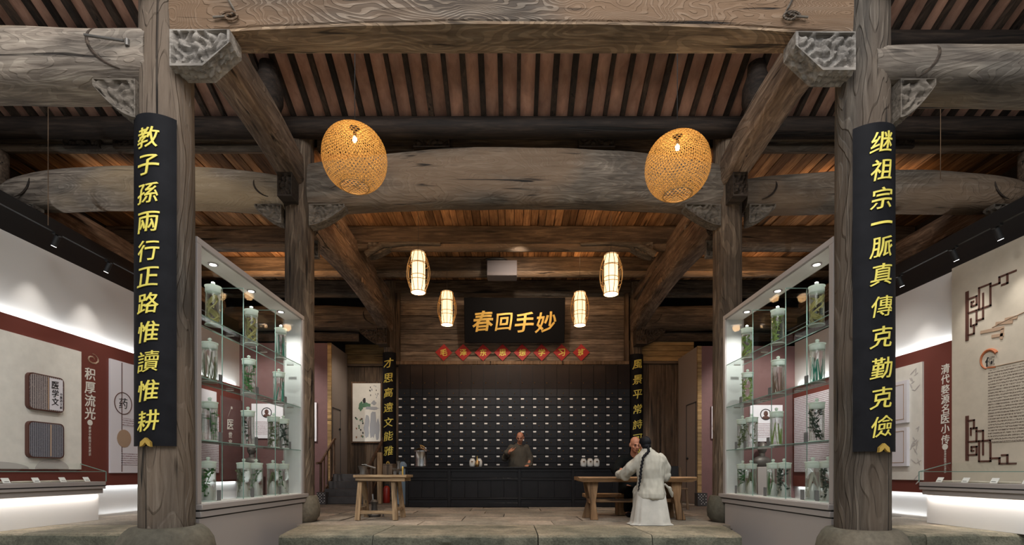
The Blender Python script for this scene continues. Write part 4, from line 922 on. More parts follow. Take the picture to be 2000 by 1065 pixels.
# dark header above the walls + tracks with spots
MB().box(WL-0.1, WL-0.02, 5.15, 13.1, 4.30, 4.85).thing('dark_header', M['black'], (WL, 8, 4.3), 'black fascia strip along the top of the left exhibition wall', 'fascia')
MB().box(WR+0.02, WR+0.1, 5.15, 12.0, 4.02, 4.6).thing('dark_header', M['black'], (WR, 8, 4.0), 'black fascia strip along the top of the right exhibition wall', 'fascia')
def track(x, z, y0, y1, ys, sgn, side):
    MB().box(x-0.02, x+0.02, y0, y1, z, z+0.04).thing('light_track', M['black'], (x, (y0+y1)/2, z), 'black lighting track along the top of the %s wall' % side, 'light track')
    for n_, y_ in enumerate(ys):
        e = empty('track_spot', (x, y_, z), 'small black spotlight on the %s track, %s' % (side, ['nearest the camera', 'second along', 'farthest along'][n_]), 'spotlight', 'track spotlights')
        d = Vector((-sgn*0.45, 0.02, -1)).normalized(); a = Vector((x, y_, z-0.07)); b = a+d*0.13
        MB().box(x-0.025, x+0.025, y_-0.06, y_+0.06, z-0.025, z+0.01).tube([(x, y_, z), a], 0.01, 6).part('adapter', M['black'], e)
        MB().tube([a-d*0.03, b], 0.038, 14).part('lamp_body', M['black'], e)
        MB().tube([b, b+d*0.004], 0.032, 14).part('lamp_face', M['light_on'], e)
        light('track_beam', 'SPOT', b+d*0.02, 50, NEUT, target=(x-sgn*0.42, y_+0.15, z-2.5), size=0.03, spot=60, blend=1.0)
track(-6.85, 4.40, 4.5, 11.5, (7.35, 8.3, 10.2), 1, 'left')
track(6.55, 4.12, 4.5, 11.5, (6.55, 7.2, 8.2), -1, 'right')

# display cases
def case(wx, sgn, y0, y1, depth, lab):
    e = empty('display_case', (wx+sgn*depth/2, y1, 0), lab, 'display case'); xf = wx+sgn*depth
    B = lambda a, b, c, d, f, g: MB().box(min(a, b), max(a, b), c, d, f, g)
    B(wx+sgn*0.1, xf-sgn*0.1, y0, y1-0.03, 0.0, 0.44).part('plinth', M['white'], e)
    bevel(B(wx+sgn*0.1, xf, y0, y1, 0.52, 0.64).part('tray', M['case_white'], e), 0.006)
    B(wx+sgn*0.1, xf+sgn*0.004, y0, y1+0.004, 0.565, 0.58).part('shadow_line', M['black'], e)
    bevel(B(wx+sgn*0.1, xf-sgn*0.03, y0, y1-0.02, 0.445, 0.52).part('lower_tray', M['case_white'], e), 0.006)
    B(xf-sgn*0.006, xf, y0, y1, 0.64, 0.80).part('front_pane', M['glass'], e)
    zt = 0.94
    MB().loft([[(wx+sgn*0.1, y1-0.008, 0.64), (xf, y1-0.008, 0.64), (xf, y1-0.008, 0.8), (wx+sgn*0.1, y1-0.008, zt)], [(wx+sgn*0.1, y1, 0.64), (xf, y1, 0.64), (xf, y1, 0.8), (wx+sgn*0.1, y1, zt)]]).part('end_pane', M['glass'], e)
    MB().loft([[(wx+sgn*0.1, y0, zt), (xf, y0, 0.8), (xf, y0, 0.806), (wx+sgn*0.1, y0, zt+0.006)], [(wx+sgn*0.1, y1, zt), (xf, y1, 0.8), (xf, y1, 0.806), (wx+sgn*0.1, y1, zt+0.006)]]).part('top_pane', M['glass'], e)
    MB().bar((xf, y0, 0.803), (xf, y1, 0.803), 0.01, 0.01).bar((xf, y1, 0.64), (xf, y1, 0.8), 0.01, 0.01).bar((xf, y1, 0.803), (wx+sgn*0.1, y1, zt), 0.01, 0.01).part('glass_edge', M['glass_edge'], e)
    d = bpy.data.lights.new('case_led', 'AREA'); d.energy = 8; d.color = (1, 0.93, 0.86); d.shape = 'RECTANGLE'; d.size = 0.03; d.size_y = y1-y0-0.1
    o = bpy.data.objects.new('case_led', d); COL.objects.link(o); o.location = (xf-sgn*0.055, (y0+y1)/2, 0.44)
    ys = [y1-0.25-k*0.42 for k in range(4)]
    for n_, y_ in enumerate(ys):
        c = empty('name_card', (xf-sgn*0.1, y_, 0.645), 'small white name card in the %s glass case, %s from its far end' % ('left' if sgn > 0 else 'right', ['first', 'second', 'third', 'fourth'][n_]), 'card', 'name cards in the cases')
        MB().bar((xf-sgn*0.09, y_, 0.645), (xf-sgn*0.13, y_, 0.715), 0.10, 0.006, up=(1, 0, 0)).part('card', M['label'], c)
        MB().box(xf-sgn*0.095-0.002, xf-sgn*0.095+0.002, y_-0.03, y_+0.03, 0.665, 0.67).part('print', M['ink'], c)
        b = MB(); x_ = xf-sgn*0.26
        b.box(x_-0.08, x_+0.08, y_-0.13, y_+0.1, 0.642, 0.668); bevel(b.thing('old_book', M['panel_b'], (x_, y_, 0.642), 'yellowed old booklet lying in the %s glass case, behind the %s name card' % ('left' if sgn > 0 else 'right', ['first', 'second', 'third', 'fourth'][n_]), 'book', 'booklets in the cases'), 0.005)
case(WL, 1, 5.4, 8.12, 0.55, 'long low glass display case with lit white base along the left wall')
case(WR, -1, 5.2, 7.68, 0.60, 'long low glass display case with lit white base along the right wall')

# ================================================================== JAR CABINETS
ORD = ['first', 'second', 'third', 'fourth', 'fifth', 'sixth']
def specimen(kind, c, h, r_, rnd_):
    m = MB(); x, y, z = c
    def leaf(p, d, L, wd):
        p = Vector(p); d = Vector(d).normalized(); s_ = d.cross(Vector((rnd_.uniform(-1, 1), rnd_.uniform(-1, 1), 0.3))).normalized()*wd/2
        n_ = d.cross(s_).normalized()*wd*0.15
        pts = [p, p+d*L*0.35+s_+n_, p+d*L, p+d*L*0.35-s_+n_]
        m.add([*pts, p+d*L*0.4-n_], [(0, 1, 4), (1, 2, 4), (2, 3, 4), (3, 0, 4), (0, 3, 2, 1)])
    def clip(p):
        d = Vector((p[0]-x, p[1]-y, 0)); L = d.length
        if L > r_*0.85: d *= r_*0.85/L
        return (x+d.x, y+d.y, min(max(p[2], z+0.01), z+h*0.93))
    if kind == 'curl':
        for k in range(5):
            a = rnd_.uniform(0, 6); pts = []
            for t in range(14):
                pts.append(clip((x+0.05*math.cos(a+t*0.55), y+0.05*math.sin(a+t*0.5), z+0.02+h*0.88*t/14+rnd_.uniform(-0.01, 0.01))))
            m.tube(pts, 0.010, 6)
            for p in pts[::2]: leaf(p, (rnd_.uniform(-1, 1), rnd_.uniform(-1, 1), rnd_.uniform(-1, 1)), 0.035, 0.02)
    elif kind == 'blade':
        for k in range(8):
            a = rnd_.uniform(0, 6.3); b = a+rnd_.uniform(-1, 1); q = rnd_.uniform(0.5, 0.9)*h
            m.bar(clip((x+0.05*math.cos(a), y+0.05*math.sin(a), z+0.02)), clip((x+0.06*math.cos(b), y+0.06*math.sin(b), z+q)), 0.022, 0.005, w1=0.008)
    elif kind == 'root':
        for k in range(6):
            a = rnd_.uniform(0, 6.3); m.tube([clip((x+0.03*math.cos(a)*t*0.5, y+0.03*math.sin(a)*t*0.5+0.01*math.sin(t+k), z+h*0.85-h*0.15*t)) for t in range(6)], [0.014, 0.011, 0.009, 0.007, 0.005, 0.003], 6)
        m.ell((x, y, z+h*0.3), 0.035, 0.03, 0.05)
    else:
        for k in range(2 if kind == 'sparse' else 5):
            a = rnd_.uniform(0, 6.3); b = rnd_.uniform(0, 6.3); pts = [clip((x+0.045*math.cos(a+(b-a)*t/7)*(1 if t < 5 else 1.2), y+0.045*math.sin(a+(b-a)*t/7), z+0.015+h*rnd_.uniform(0.85, 0.95)*t/7)) for t in range(8)]
            m.tube(pts, 0.004, 5)
            for p in pts[1:]:
                for _ in range(2 if kind == 'leafy' else 1):
                    leaf(p, (rnd_.uniform(-1, 1), rnd_.uniform(-1, 1), rnd_.uniform(-0.6, 1)), rnd_.uniform(0.035, 0.06), 0.028)
    return m
LOOK = {'yellow': 'yellow', 'lime': 'lime green', 'green': 'green', 'teal': 'teal green', 'dark': 'blackish', 'olive': 'olive green', 'brown': 'brown', 'cream': 'cream'}
KW = {'curl': 'curled knotty herb', 'blade': 'long blade leaves', 'root': 'forked root', 'sparse': 'sparse twigs', 'leafy': 'leafy stems'}
body_prof = [(0.072, 0.0), (0.076, 0.006), (0.076, 0.39), (0.07, 0.4)]
jm = MB().lathe((0, 0), body_prof, 24).mesh('jar_body', M['jar_glass'])
lm = MB().lathe((0, 0), [(0.077, 0.375), (0.080, 0.385), (0.079, 0.43), (0.086, 0.438), (0.086, 0.448), (0.03, 0.457), (0.012, 0.462), (0.014, 0.468), (0.022, 0.482), (0.018, 0.497), (0.004, 0.504)], 24).mesh('lid', M['lid'])
fm = MB().lathe((0, 0), [(0.084, 0.0), (0.084, 0.008), (0.072, 0.016)], 24).mesh('foot', M['lid'])
cm_ = MB().box(-0.004, 0.004, -0.035, 0.035, 0, 0.12).mesh('card', M['grey_card'])
def jar(loc, col, kind, lab, grp, white=False, sc=1.0):
    e = empty('specimen_jar', loc, lab, 'jar', grp)
    rj = random.Random(hash(lab) & 0 or int(loc[1]*997+loc[2]*331))
    for nm, me in (('jar_body', jm), ('lid', lm), ('foot', fm)):
        o = link_mesh(nm, me, e); o.scale = (1, 1, sc)
    specimen(kind, (loc[0], loc[1], loc[2]+0.01), 0.37*sc, 0.066, rj).part('herb', PL[col], e)
    if white:
        MB().lathe((loc[0], loc[1]), [(0.05, loc[2]+0.012), (0.052, loc[2]+0.1), (0.03, loc[2]+0.17), (0.01, loc[2]+0.2)], 12).part('reflection_cone', M['china'], e)  # white cone standing for a light reflection in the jar
def jar_cabinet(sgn, xf, xj, y0, y1, rows, side):
    """sgn -1: left cabinet (faces +x)"""
    xb = xf+sgn*0.26; a, b = min(xf, xb), max(xf, xb)
    e = empty('jar_cabinet', ((a+b)/2, (y0+y1)/2, -0.3), 'tall see-through %s cabinet with glass shelves between front and middle columns' % side, 'display cabinet')
    zb, zt = 0.46, 3.2; t = 0.07
    ao, bo = a-0.02, b+0.02
    bevel(MB().box(ao, bo, y0-t, y1+t, zt-0.015, zt+0.05).part('top_panel', M['case_white'], e), 0.004)
    MB().box(ao+0.025, bo-0.025, y0, y1, zt-0.022, zt-0.016).part('ceiling_liner', M['white'], e)
    for ya, yb_, yl in ((y0-t, y0, y0+0.003), (y1, y1+t, y1-0.003)):
        bevel(MB().box(ao, bo, ya, yb_, zb, zt-0.015).part('end_panel', M['case_white'], e), 0.004)
        MB().box(ao+0.025, bo-0.025, min(yl, yl+(0.003 if yl > y1-0.1 else -0.003)), max(yl, yl+0.003), zb, zt-0.02).part('end_liner', M['liner'], e)
    # plinth with two dark grooves
    bevel(MB().box(ao-0.05, bo+0.05, y0-t, y1+0.12, zb-0.06, zb).part('plinth_ledge', M['case_white'], e), 0.006)
    MB().box(ao-0.02, bo+0.02, y0-t, y1+0.09, zb-0.075, zb-0.06).part('groove', M['black'], e)
    bevel(MB().box(ao-0.035, bo+0.035, y0-t, y1+0.10, zb-0.135, zb-0.075).part('plinth_band', M['case_white'], e), 0.004)
    MB().box(ao-0.01, bo+0.01, y0-t, y1+0.07, zb-0.15, zb-0.135).part('groove', M['black'], e)
    MB().box(ao-0.02, bo+0.02, y0-t, y1-0.05, -0.3, zb-0.15).part('plinth', M['case_white'], e)
    MB().box(a, b, y0, y1, zb, zb+0.006).part('base_glass', M['label'], e)
    zs = [1.14, 1.81, 2.47]
    for z in zs:
        MB().box(a+0.004, b-0.004, y0+0.004, y1-0.004, z-0.01, z).part('shelf', M['shelf_glass'], e)
        MB().box(a+0.002, a+0.005, y0+0.004, y1-0.004, z-0.010, z).box(b-0.005, b-0.002, y0+0.004, y1-0.004, z-0.010, z).part('shelf_edge', M['glass_edge'], e)
    ypan = [y0+0.03+(y1-y0-0.06)*k/3 for k in range(4)]
    for k in range(3):
        for xx in (a-0.0, b-0.0):
            p_ = MB().box(xx-0.003, xx+0.003, ypan[k]+0.004, ypan[k+1]-0.004, zb+0.008, zt-0.15 if k != 1 else zt-0.15).part('glass_pane', M['glass'], e)
    for k in (1, 2):
        for xx in (a, b): MB().box(xx-0.004, xx+0.004, ypan[k]-0.003, ypan[k]+0.003, zb+0.008, zt-0.15).part('pane_edge', M['glass_edge'], e)
        MB().box(a, b, ypan[k]-0.004, ypan[k]+0.004, zt-0.155, zt-0.147).part('pane_edge', M['glass_edge'], e)
    for k in (0, 1, 2):
        for z in zs[1:]: MB().tube([((a+b)/2-0.05, ypan[k]+0.75, z-0.02), ((a+b)/2+0.05, ypan[k]+0.75, z-0.02)], 0.008, 6).part('shelf_clip', M['steel'], e)
    for ri, (z, row) in enumerate(zip([2.471, 1.811, 1.141, 0.467], rows)):
        for n_, (yj, col, kind) in enumerate(row):
            z_ = z; shelf = ['top', 'second', 'third', 'bottom'][ri]
            lab = 'jar of %s %s, %s from front column, %s shelf, %s cabinet' % (LOOK[col], KW[kind].replace('knotty ', ''), ORD[n_], shelf, side)
            jar((xj, yj, z_), col, kind, lab, 'specimen jars in the %s cabinet' % side, white=(ri == 3), sc=1.0)
        if ri:
            for n_, (yj, col, kind) in enumerate(row):
                if ri == 3 and n_ % 2 == 0 and n_: continue
                o = link_mesh('name_card', cm_, None, (xj-sgn*0.02, yj+0.17, z_+0.001))
                tag(o, 'small grey card beside the %s jar on the %s shelf of the %s cabinet' % (ORD[n_], ['top', 'second', 'third', 'bottom'][ri], side), 'card', 'grey cards between the jars')
    for yj, _, _ in rows[0]:
        d = MB().tube([(xj, yj, zt-0.022), (xj, yj, zt-0.034)], 0.055, 20).part('downlight_ring', M['steel'], e)
        MB().tube([(xj, yj, zt-0.030), (xj, yj, zt-0.0365)], 0.036, 16).part('downlight_lamp', M['light_on'], e)
        light('cabinet_downlight', 'SPOT', (xj, yj, zt-0.045), 90, (1, 0.99, 0.96), target=(xj, yj+0.0001, 0), size=0.02, spot=125, blend=0.9)
    return e
rowsL = [[(5.56, 'yellow', 'curl'), (6.38, 'yellow', 'curl'), (7.2, 'teal', 'blade')],
         [(5.5, 'olive', 'blade'), (6.32, 'green', 'leafy'), (7.14, 'teal', 'blade')],
         [(5.5, 'green', 'sparse'), (6.3, 'dark', 'sparse'), (6.98, 'olive', 'leafy'), (7.28, 'dark', 'leafy')],
         [(5.47, 'green', 'leafy'), (6.2, 'olive', 'leafy'), (6.5, 'green', 'sparse'), (6.96, 'olive', 'root'), (7.28, 'green', 'sparse')]]
rowsR = [[(5.56, 'yellow', 'curl'), (6.37, 'lime', 'leafy'), (7.2, 'lime', 'curl')],
         [(5.55, 'teal', 'blade'), (6.36, 'brown', 'blade'), (7.18, 'lime', 'leafy')],
         [(5.56, 'dark', 'leafy'), (6.4, 'lime', 'blade'), (7.05, 'olive', 'sparse'), (7.33, 'olive', 'leafy')],
         [(5.36, 'dark', 'leafy'), (5.63, 'cream', 'root'), (6.22, 'dark', 'leafy'), (6.48, 'green', 'blade'), (7.08, 'olive', 'root'), (7.33, 'green', 'leafy')]]
jar_cabinet(-1, -3.27, -3.40, 5.12, 7.6, rowsL, 'left')
jar_cabinet(1, 3.37, 3.50, 5.12, 7.6, rowsR, 'right')

# ================================================================== COUNTER AND WHAT STANDS ON IT
e = empty('shop_counter', (0, 11.3, 0), 'long black lacquered counter with framed panels in front of the drawer cabinet', 'counter')
XC0, XC1, YC = -2.38, 2.38, 11.0
bevel(MB().box(XC0-0.03, XC1+0.03, YC-0.04, YC+0.72, 0.87, 0.915).part('worktop', M['lacquer_d'], e), 0.008)
MB().box(XC0+0.02, XC1-0.02, YC+0.03, YC+0.68, 0.02, 0.87).part('body', M['lacquer'], e)
for x in (XC0, -1.42, 0.17, 1.38, XC1-0.07):
    bevel(MB().box(x, x+0.07, YC-0.005, YC+0.06, 0, 0.87).part('stile', M['lacquer_d'], e), 0.006)
for z0, z1 in ((0.80, 0.87), (0.60, 0.66), (0.0, 0.10), (0.17, 0.21)):
    bevel(MB().box(XC0, XC1, YC+0.002, YC+0.05, z0, z1).part('rail', M['lacquer_d'], e), 0.006)
for a, b in ((XC0+.09, -1.44), (-1.33, 0.15), (0.26, 1.36), (1.47, XC1-0.09)):
    n_ = max(2, int((b-a)/0.28))
    for k in range(n_): bevel(MB().box(a+(b-a)*k/n_+0.003, a+(b-a)*(k+1)/n_-0.003, YC+0.018, YC+0.04, 0.21, 0.60).part('panel', M['lacquer_d'], e), 0.004)
    bevel(MB().box(a, b, YC+0.018, YC+0.04, 0.67, 0.80).part('upper_panel', M['lacquer_d'], e), 0.004)
zt = 0.916
def on(pxx, y): return (pxx-997)/F*y
x = on(823, 11.3); e = empty('steel_urn', (x, 11.3, zt), 'shiny stainless steel urn with domed lid on the left end of the counter', 'urn')
MB().lathe((x, 11.3), [(0.135, zt), (0.14, zt+0.02), (0.135, zt+0.04), (0.135, zt+0.34), (0.145, zt+0.36)], 28).part('body', M['steel'], e)
MB().lathe((x, 11.3), [(0.165, zt+0.35), (0.165, zt+0.375), (0.15, zt+0.39), (0.08, zt+0.44), (0.02, zt+0.455)], 28).part('lid', M['steel'], e)
MB().tube([(x, 11.3, zt+0.45), (x-0.03, 11.3, zt+0.51), (x+0.02, 11.3, zt+0.49), (x+0.08, 11.28, zt+0.45)], 0.013, 8).part('lid_handle', M['bamboo_rib'], e)
jp = [(0.05, 0), (0.062, 0.01), (0.07, 0.04), (0.07, 0.13), (0.055, 0.165), (0.045, 0.17)]
def china(pxx, lab, y=11.25):
    x = on(pxx, y); e = empty('porcelain_jar', (x, y, zt), lab, 'jar', 'white porcelain jars on the counter')
    MB().lathe((x, y), [(r_, zt+z) for r_, z in jp], 24).part('body', M['china'], e)
    MB().lathe((x, y), [(0.05, zt+0.165), (0.055, zt+0.178), (0.04, zt+0.19), (0.01, zt+0.195)], 20).part('lid', M['china'], e)
    MB().box(x-0.022, x+0.022, y-0.0725, y-0.0695, zt+0.10, zt+0.135).box(x-0.028, x+0.028, y-0.0725, y-0.0695, zt+0.08, zt+0.084).part('painted_mark', M['tan_wood'], e)
china(922.5, 'white porcelain jar left of the small bottle, in front of the standing man'); china(936, 'white porcelain jar partly hidden behind the small dark bottle', 11.36)
x = on(932, 11.18); e = empty('dark_bottle', (x, 11.18, zt), 'small dark bottle with gold neck between two white porcelain jars', 'bottle')
MB().lathe((x, 11.18), [(0.03, zt), (0.05, zt+0.03), (0.055, zt+0.07), (0.045, zt+0.11), (0.018, zt+0.15)], 16).part('body', M['brass'], e)
MB().lathe((x, 11.18), [(0.018, zt+0.15), (0.012, zt+0.20), (0.012, zt+0.25)], 12).part('neck', M['gold_o'], e)
for pxx, n_ in ((1139.5, 'left one of three'), (1152.5, 'middle one of three'), (1165, 'right one of three')): china(pxx, 'white porcelain jar, %s on the counter behind the bench table' % n_)
# projector under the ceiling
x = on(981, 11.6); e = empty('projector', (x, 11.6, 5.32), 'pale grey projector box hanging under the second cross beam', 'projector')
bevel(MB().box(on(951, 11.6), on(1010, 11.6), 11.6, 11.95, Z(538, 11.6), Z(508, 11.6)).part('shell', M['grey_dev'], e), 0.01)
MB().tube([(x, 11.75, Z(508, 11.6)), (x, 11.75, 5.8)], 0.03, 10).part('mount', M['black'], e)
MB().ell((x-0.15, 11.7, Z(504, 11.6)), 0.28, 0.1, 0.05).part('cable_bundle', M['black'], e)

# ================================================================== LEFT: STAIRS, RAILS, PAINTING
e = empty('staircase', (-4.1, 12.1, 0), 'short flight of four dark grey steps going up behind the stool table', 'stairs')
for k in range(4):
    bevel(MB().box(-4.72, -3.62, 12.06+0.28*k, 12.06+0.28*(k+1)+(1.2 if k == 3 else 0.01), 0 if k < 3 else 0.0, 0.185*(k+1)).part('step', M['step'], e), 0.01)
def stair_rail(x, ys, zs, lab, th):
    e = empty('handrail', (x, ys[0], 0), lab, 'handrail')
    MB().tube([(x, ys[0]-0.25, zs[0]-0.02), (x, ys[0], zs[0]), (x, ys[1], zs[1]), (x, ys[1]+0.1, zs[1]+0.02)], th, 8).part('rail', M['rail'], e)
    n_ = 5
    for k in range(n_):
        t = k/(n_-1); y = ys[0]+(ys[1]-ys[0])*t; z = zs[0]+(zs[1]-zs[0])*t
        MB().bar((x, y, max(0.0, 0.62*(y-12.06))*1.0), (x, y, z), 0.05 if k in (0, n_-1) else 0.032, 0.05 if k in (0, n_-1) else 0.032, up=(0, 1, 0)).part('baluster', M['rail'], e)
    MB().bar((x, ys[0], max(0, 0.62*(ys[0]-12.06))+0.12), (x, ys[1], max(0, 0.62*(ys[1]-12.06))+0.12), 0.04, 0.04).part('lower_rail', M['rail'], e)
stair_rail(-4.74, (12.16, 13.05), (1.03, 1.67), 'brown wooden stair handrail on the left, before the maroon partition', 0.03)
stair_rail(-3.52, (12.1, 13.5), (0.92, 1.74), 'dark wooden stair handrail on the right, rising behind the iron mortar', 0.045)
for pxx, pxw, pt_, m_, lab in ((742, 9, 884, 'bench_z', 'pale wooden newel post of the stairs behind the stool table'), (726, 5, 930, 'rail', 'thin reddish post beside the pale newel post')):
    y = 12.15; xa = on(pxx-pxw/2, y); xb_ = on(pxx+pxw/2, y)
    bevel(MB().box(xa, xb_, y-0.06, y+0.06, 0, Z(pt_, y)).thing('newel_post', M[m_], ((xa+xb_)/2, y, 0), lab, 'post'), 0.008)
xa, xb_, z0, z1 = -309*14.4/F, -252*14.4/F, Z(864, 14.4), Z(748, 14.4)
e = empty('scroll_painting', ((xa+xb_)/2, 14.4, z0), 'framed ink scroll painting of rocks, flowers and a waterfall on the plank wall', 'painting')
bevel(MB().box(xa-0.03, xb_+0.03, 14.38, 14.43, z0-0.03, z1+0.03).part('frame', M['rail'], e), 0.006)
MB().box(xa+0.02, xb_-0.02, 14.372, 14.385, z0+0.02, z1-0.02).part('paper', M['panel'], e)
rr = random.Random(11)
def blot(u, v, ru, rv, mat, ang=0, nm='ink_blot'):
    pts = []
    for k in range(14):
        a = 2*PI*k/14; q = 1+rr.uniform(-0.25, 0.25); dx = ru*q*math.cos(a); dz = rv*q*math.sin(a)
        pts.append((xa+(xb_-xa)*u+dx*math.cos(ang)-dz*math.sin(ang), z0+(z1-z0)*v+dx*math.sin(ang)+dz*math.cos(ang)))
    MB().prism(pts, 14.368-rr.uniform(0, 0.002), 14.373).part(nm, mat, e)
INKG = plain('ink_green', (0.10, 0.22, 0.13), 0.7); INKL = plain('ink_grey', (0.36, 0.37, 0.4), 0.7); INKR = plain('ink_brown', (0.3, 0.14, 0.07), 0.7)
for u, v, a, b, m_ in ((0.72, 0.28, 0.10, 0.42, INKL), (0.5, 0.24, 0.08, 0.36, INKL), (0.88, 0.2, 0.06, 0.33, INKL), (0.45, 0.62, 0.16, 0.07, INKG), (0.3, 0.6, 0.07, 0.14, INKG), (0.7, 0.57, 0.2, 0.05, INKL), (0.42, 0.7, 0.05, 0.08, M['ink']), (0.75, 0.66, 0.07, 0.06, INKL)): blot(u, v, a, b, m_)
for k in range(16): blot(rr.uniform(0.12, 0.4), rr.uniform(0.08, 0.42), 0.02, 0.03, rr.choice([M['ink'], INKR, INKG]), nm='flower_stroke')
for k in range(14): blot(rr.uniform(0.6, 0.92), rr.uniform(0.68, 0.95), 0.012, 0.025, rr.choice([M['ink'], INKL]), nm='branch_stroke')
# fire extinguisher, pale blue box, small dotted boxes, chair
x = on(755, 12.6); e = empty('fire_extinguisher', (x, 12.6, 0), 'red fire extinguisher behind the legs of the stool table', 'extinguisher')
MB().lathe((x, 12.6), [(0.085, 0.0), (0.09, 0.02), (0.09, 0.36), (0.06, 0.42), (0.03, 0.44)], 20).part('cylinder', M['ext_red'], e)
MB().box(x-0.02, x+0.06, 12.58, 12.62, 0.44, 0.49).tube([(x+0.05, 12.6, 0.46), (x+0.1, 12.6, 0.4), (x+0.1, 12.6, 0.15)], 0.012, 8).part('valve_and_hose', M['black'], e)
xa, xb_ = on(779, 11.9), on(793, 11.9); e = empty('water_dispenser', ((xa+xb_)/2, 11.9, 0), 'pale blue cabinet sliver standing between stool table and counter', 'appliance')
bevel(MB().box(xa-0.02, xb_+0.03, 11.8, 12.1, 0, 0.72).part('body', M['blue'], e), 0.02, 2); MB().lathe(((xa+xb_)/2, 11.95), [(0.09, 0.72), (0.1, 0.78), (0.1, 0.98), (0.04, 1.05)], 16).part('bottle', M['blue'], e)
for pxx, side in ((627, 'left'), (1372, 'right')):
    y = 11.4 if side == 'right' else 11.9; x = on(pxx, y); e = empty('dotted_box', (x, y, 0), 'small dark box dotted with white pegs at the foot of the %s maroon partition' % side, 'box')
    MB().box(x-0.11, x+0.11, y, y+0.2, 0, 0.30).part('box', M['step'], e); mb = MB(); rr = random.Random(2)
    for i in range(6):
        for j in range(7):
            if (i+j) % 2 == 0 and rr.random() < 0.8: mb.box(x-0.1+i*0.035, x-0.085+i*0.035, y-0.008, y, 0.04+j*0.036, 0.057+j*0.036)
    mb.part('white_pegs', M['label'], e)
e = empty('wooden_chair', (on(1318, 10.6), 10.6, 0), 'light wooden chair with black back panel behind the right end of the table', 'chair')
x = on(1313, 10.6)
bevel(MB().box(x-0.1, x+0.19, 10.75, 10.78, 0.62, 0.93).part('backrest', M['black'], e), 0.01)
bevel(MB().box(x-0.1, x+0.24, 10.3, 10.75, 0.42, 0.46).part('seat', M['tan_wood'], e), 0.01)
for lx, ly, h in ((-0.08, 10.33, 0.42), (0.21, 10.33, 0.42), (-0.08, 10.73, 0.62), (0.21, 10.73, 0.9)): MB().bar((x+lx+(0.03 if lx > 0 else 0), ly, 0), (x+lx, ly, h), 0.04, 0.04, up=(0, 1, 0)).part('leg', M['tan_wood'], e)

# ================================================================== STOOL TABLE ON THE LEFT WITH GRINDING TOOLS
e = empty('stool_table', (-2.1, 8.3, 0), 'small rustic wooden stand with four splayed legs left of the counter', 'table')
zt = Z(928, 8.0); xa, xb_ = on(690, 8.02), on(794, 8.02)
bevel(MB().box(xa, xb_, 8.0, 8.55, zt-0.045, zt).part('top_board', M['bench'], e), 0.008, 2)
bevel(MB().box(xa+0.03, xb_-0.03, 8.02, 8.06, zt-0.11, zt-0.046).part('apron', M['bench'], e), 0.006)
bevel(MB().box(xa+0.03, xb_-0.03, 8.47, 8.51, zt-0.11, zt-0.046).part('apron', M['bench'], e), 0.006)
LX = {}
for i, (tx, bx, y) in enumerate(((704, 699, 8.07), (768, 773, 8.07), (717, 716, 8.66), (781, 787, 8.55))):
    a = (on(bx, y), y-0.02 if i < 2 else y+0.02, 0); b = (on(tx, y), 8.08 if i < 2 else 8.46, zt-0.046)
    MB().bar(a, b, 0.08, 0.07, up=(0, 1, 0), w1=0.065, d1=0.06).part('leg', M['bench_z'], e); LX[i] = a
for i, j, z in ((0, 1, 0.13), (0, 2, 0.17), (1, 3, 0.17)):
    a = Vector(LX[i]); b = Vector(LX[j]); a.z = b.z = z; MB().bar(a, b, 0.03, 0.055).part('stretcher', M['bench'], e)
zt += 0.001
x = on(709, 8.2); e = empty('iron_mortar', (x, 8.2, zt), 'grey cast mortar cup on the left end of the wooden stand', 'mortar')
MB().lathe((x, 8.2), [(0.05, zt), (0.055, zt+0.02), (0.045, zt+0.05), (0.07, zt+0.12), (0.085, zt+0.15), (0.078, zt+0.15), (0.055, zt+0.1), (0.01, zt+0.07)], 20).part('cup', M['iron'], e)
MB().tube([(x, 8.2, zt+0.09), (x+0.05, 8.2, zt+0.16), (x+0.2, 8.24, zt+0.11)], [0.015, 0.014, 0.018], 8).part('pestle', M['iron'], e)
MB().tube([(x-0.02, 8.2, zt+0.17), (x+0.07, 8.2, zt+0.17)], 0.01, 6).part('cross_handle', M['iron'], e)
xa, xb_ = on(750, 8.35), on(769, 8.35); e = empty('wooden_box', ((xa+xb_)/2, 8.35, zt), 'grey-brown wooden box standing on the stand before the couplet board', 'box')
bevel(MB().box(xa, xb_, 8.26, 8.44, zt, zt+0.17).part('box', M['plank_z'], e), 0.005); bevel(MB().box(xa-0.004, xb_+0.004, 8.255, 8.445, zt+0.17, zt+0.185).part('lid', M['plank_z'], e), 0.003)
x = on(779, 8.2); e = empty('grinding_boat', (x, 8.2, zt), 'dark iron medicine grinder with narrow trough at the right end of the stand', 'grinder')
rings = []
for k in range(13):
    t = k/12; xx = x-0.11+0.2*t; s_ = math.sin(PI*t)*0.9+0.1; rings.append([(xx, 8.2-0.045*s_, zt+0.10+0.02*(1-s_)), (xx, 8.2, zt+0.03+0.07*(1-s_)), (xx, 8.2+0.045*s_, zt+0.10+0.02*(1-s_)), (xx, 8.2, zt+0.045+0.06*(1-s_))])
MB().loft(rings).part('trough', M['iron'], e)
for q in (-0.06, 0.04): MB().bar((x+q, 8.2, zt), (x+q, 8.2, zt+0.06), 0.05, 0.06, up=(0, 1, 0)).part('foot', M['iron'], e)
MB().lathe((x-0.005, 8.2), [(0.018, zt+0.08), (0.03, zt+0.1), (0.02, zt+0.17), (0.035, zt+0.22), (0.04, zt+0.23)], 16).part('stem', M['iron'], e)
x = on(786, 8.1); MB().lathe((x, 8.12), [(0.012, zt), (0.014, zt+0.1), (0.016, zt+0.13), (0.01, zt+0.14)], 12).thing('brass_weight', M['gold_o'], (x, 8.12, zt), 'little yellow brass post beside the dark grinder on the stand', 'weight')
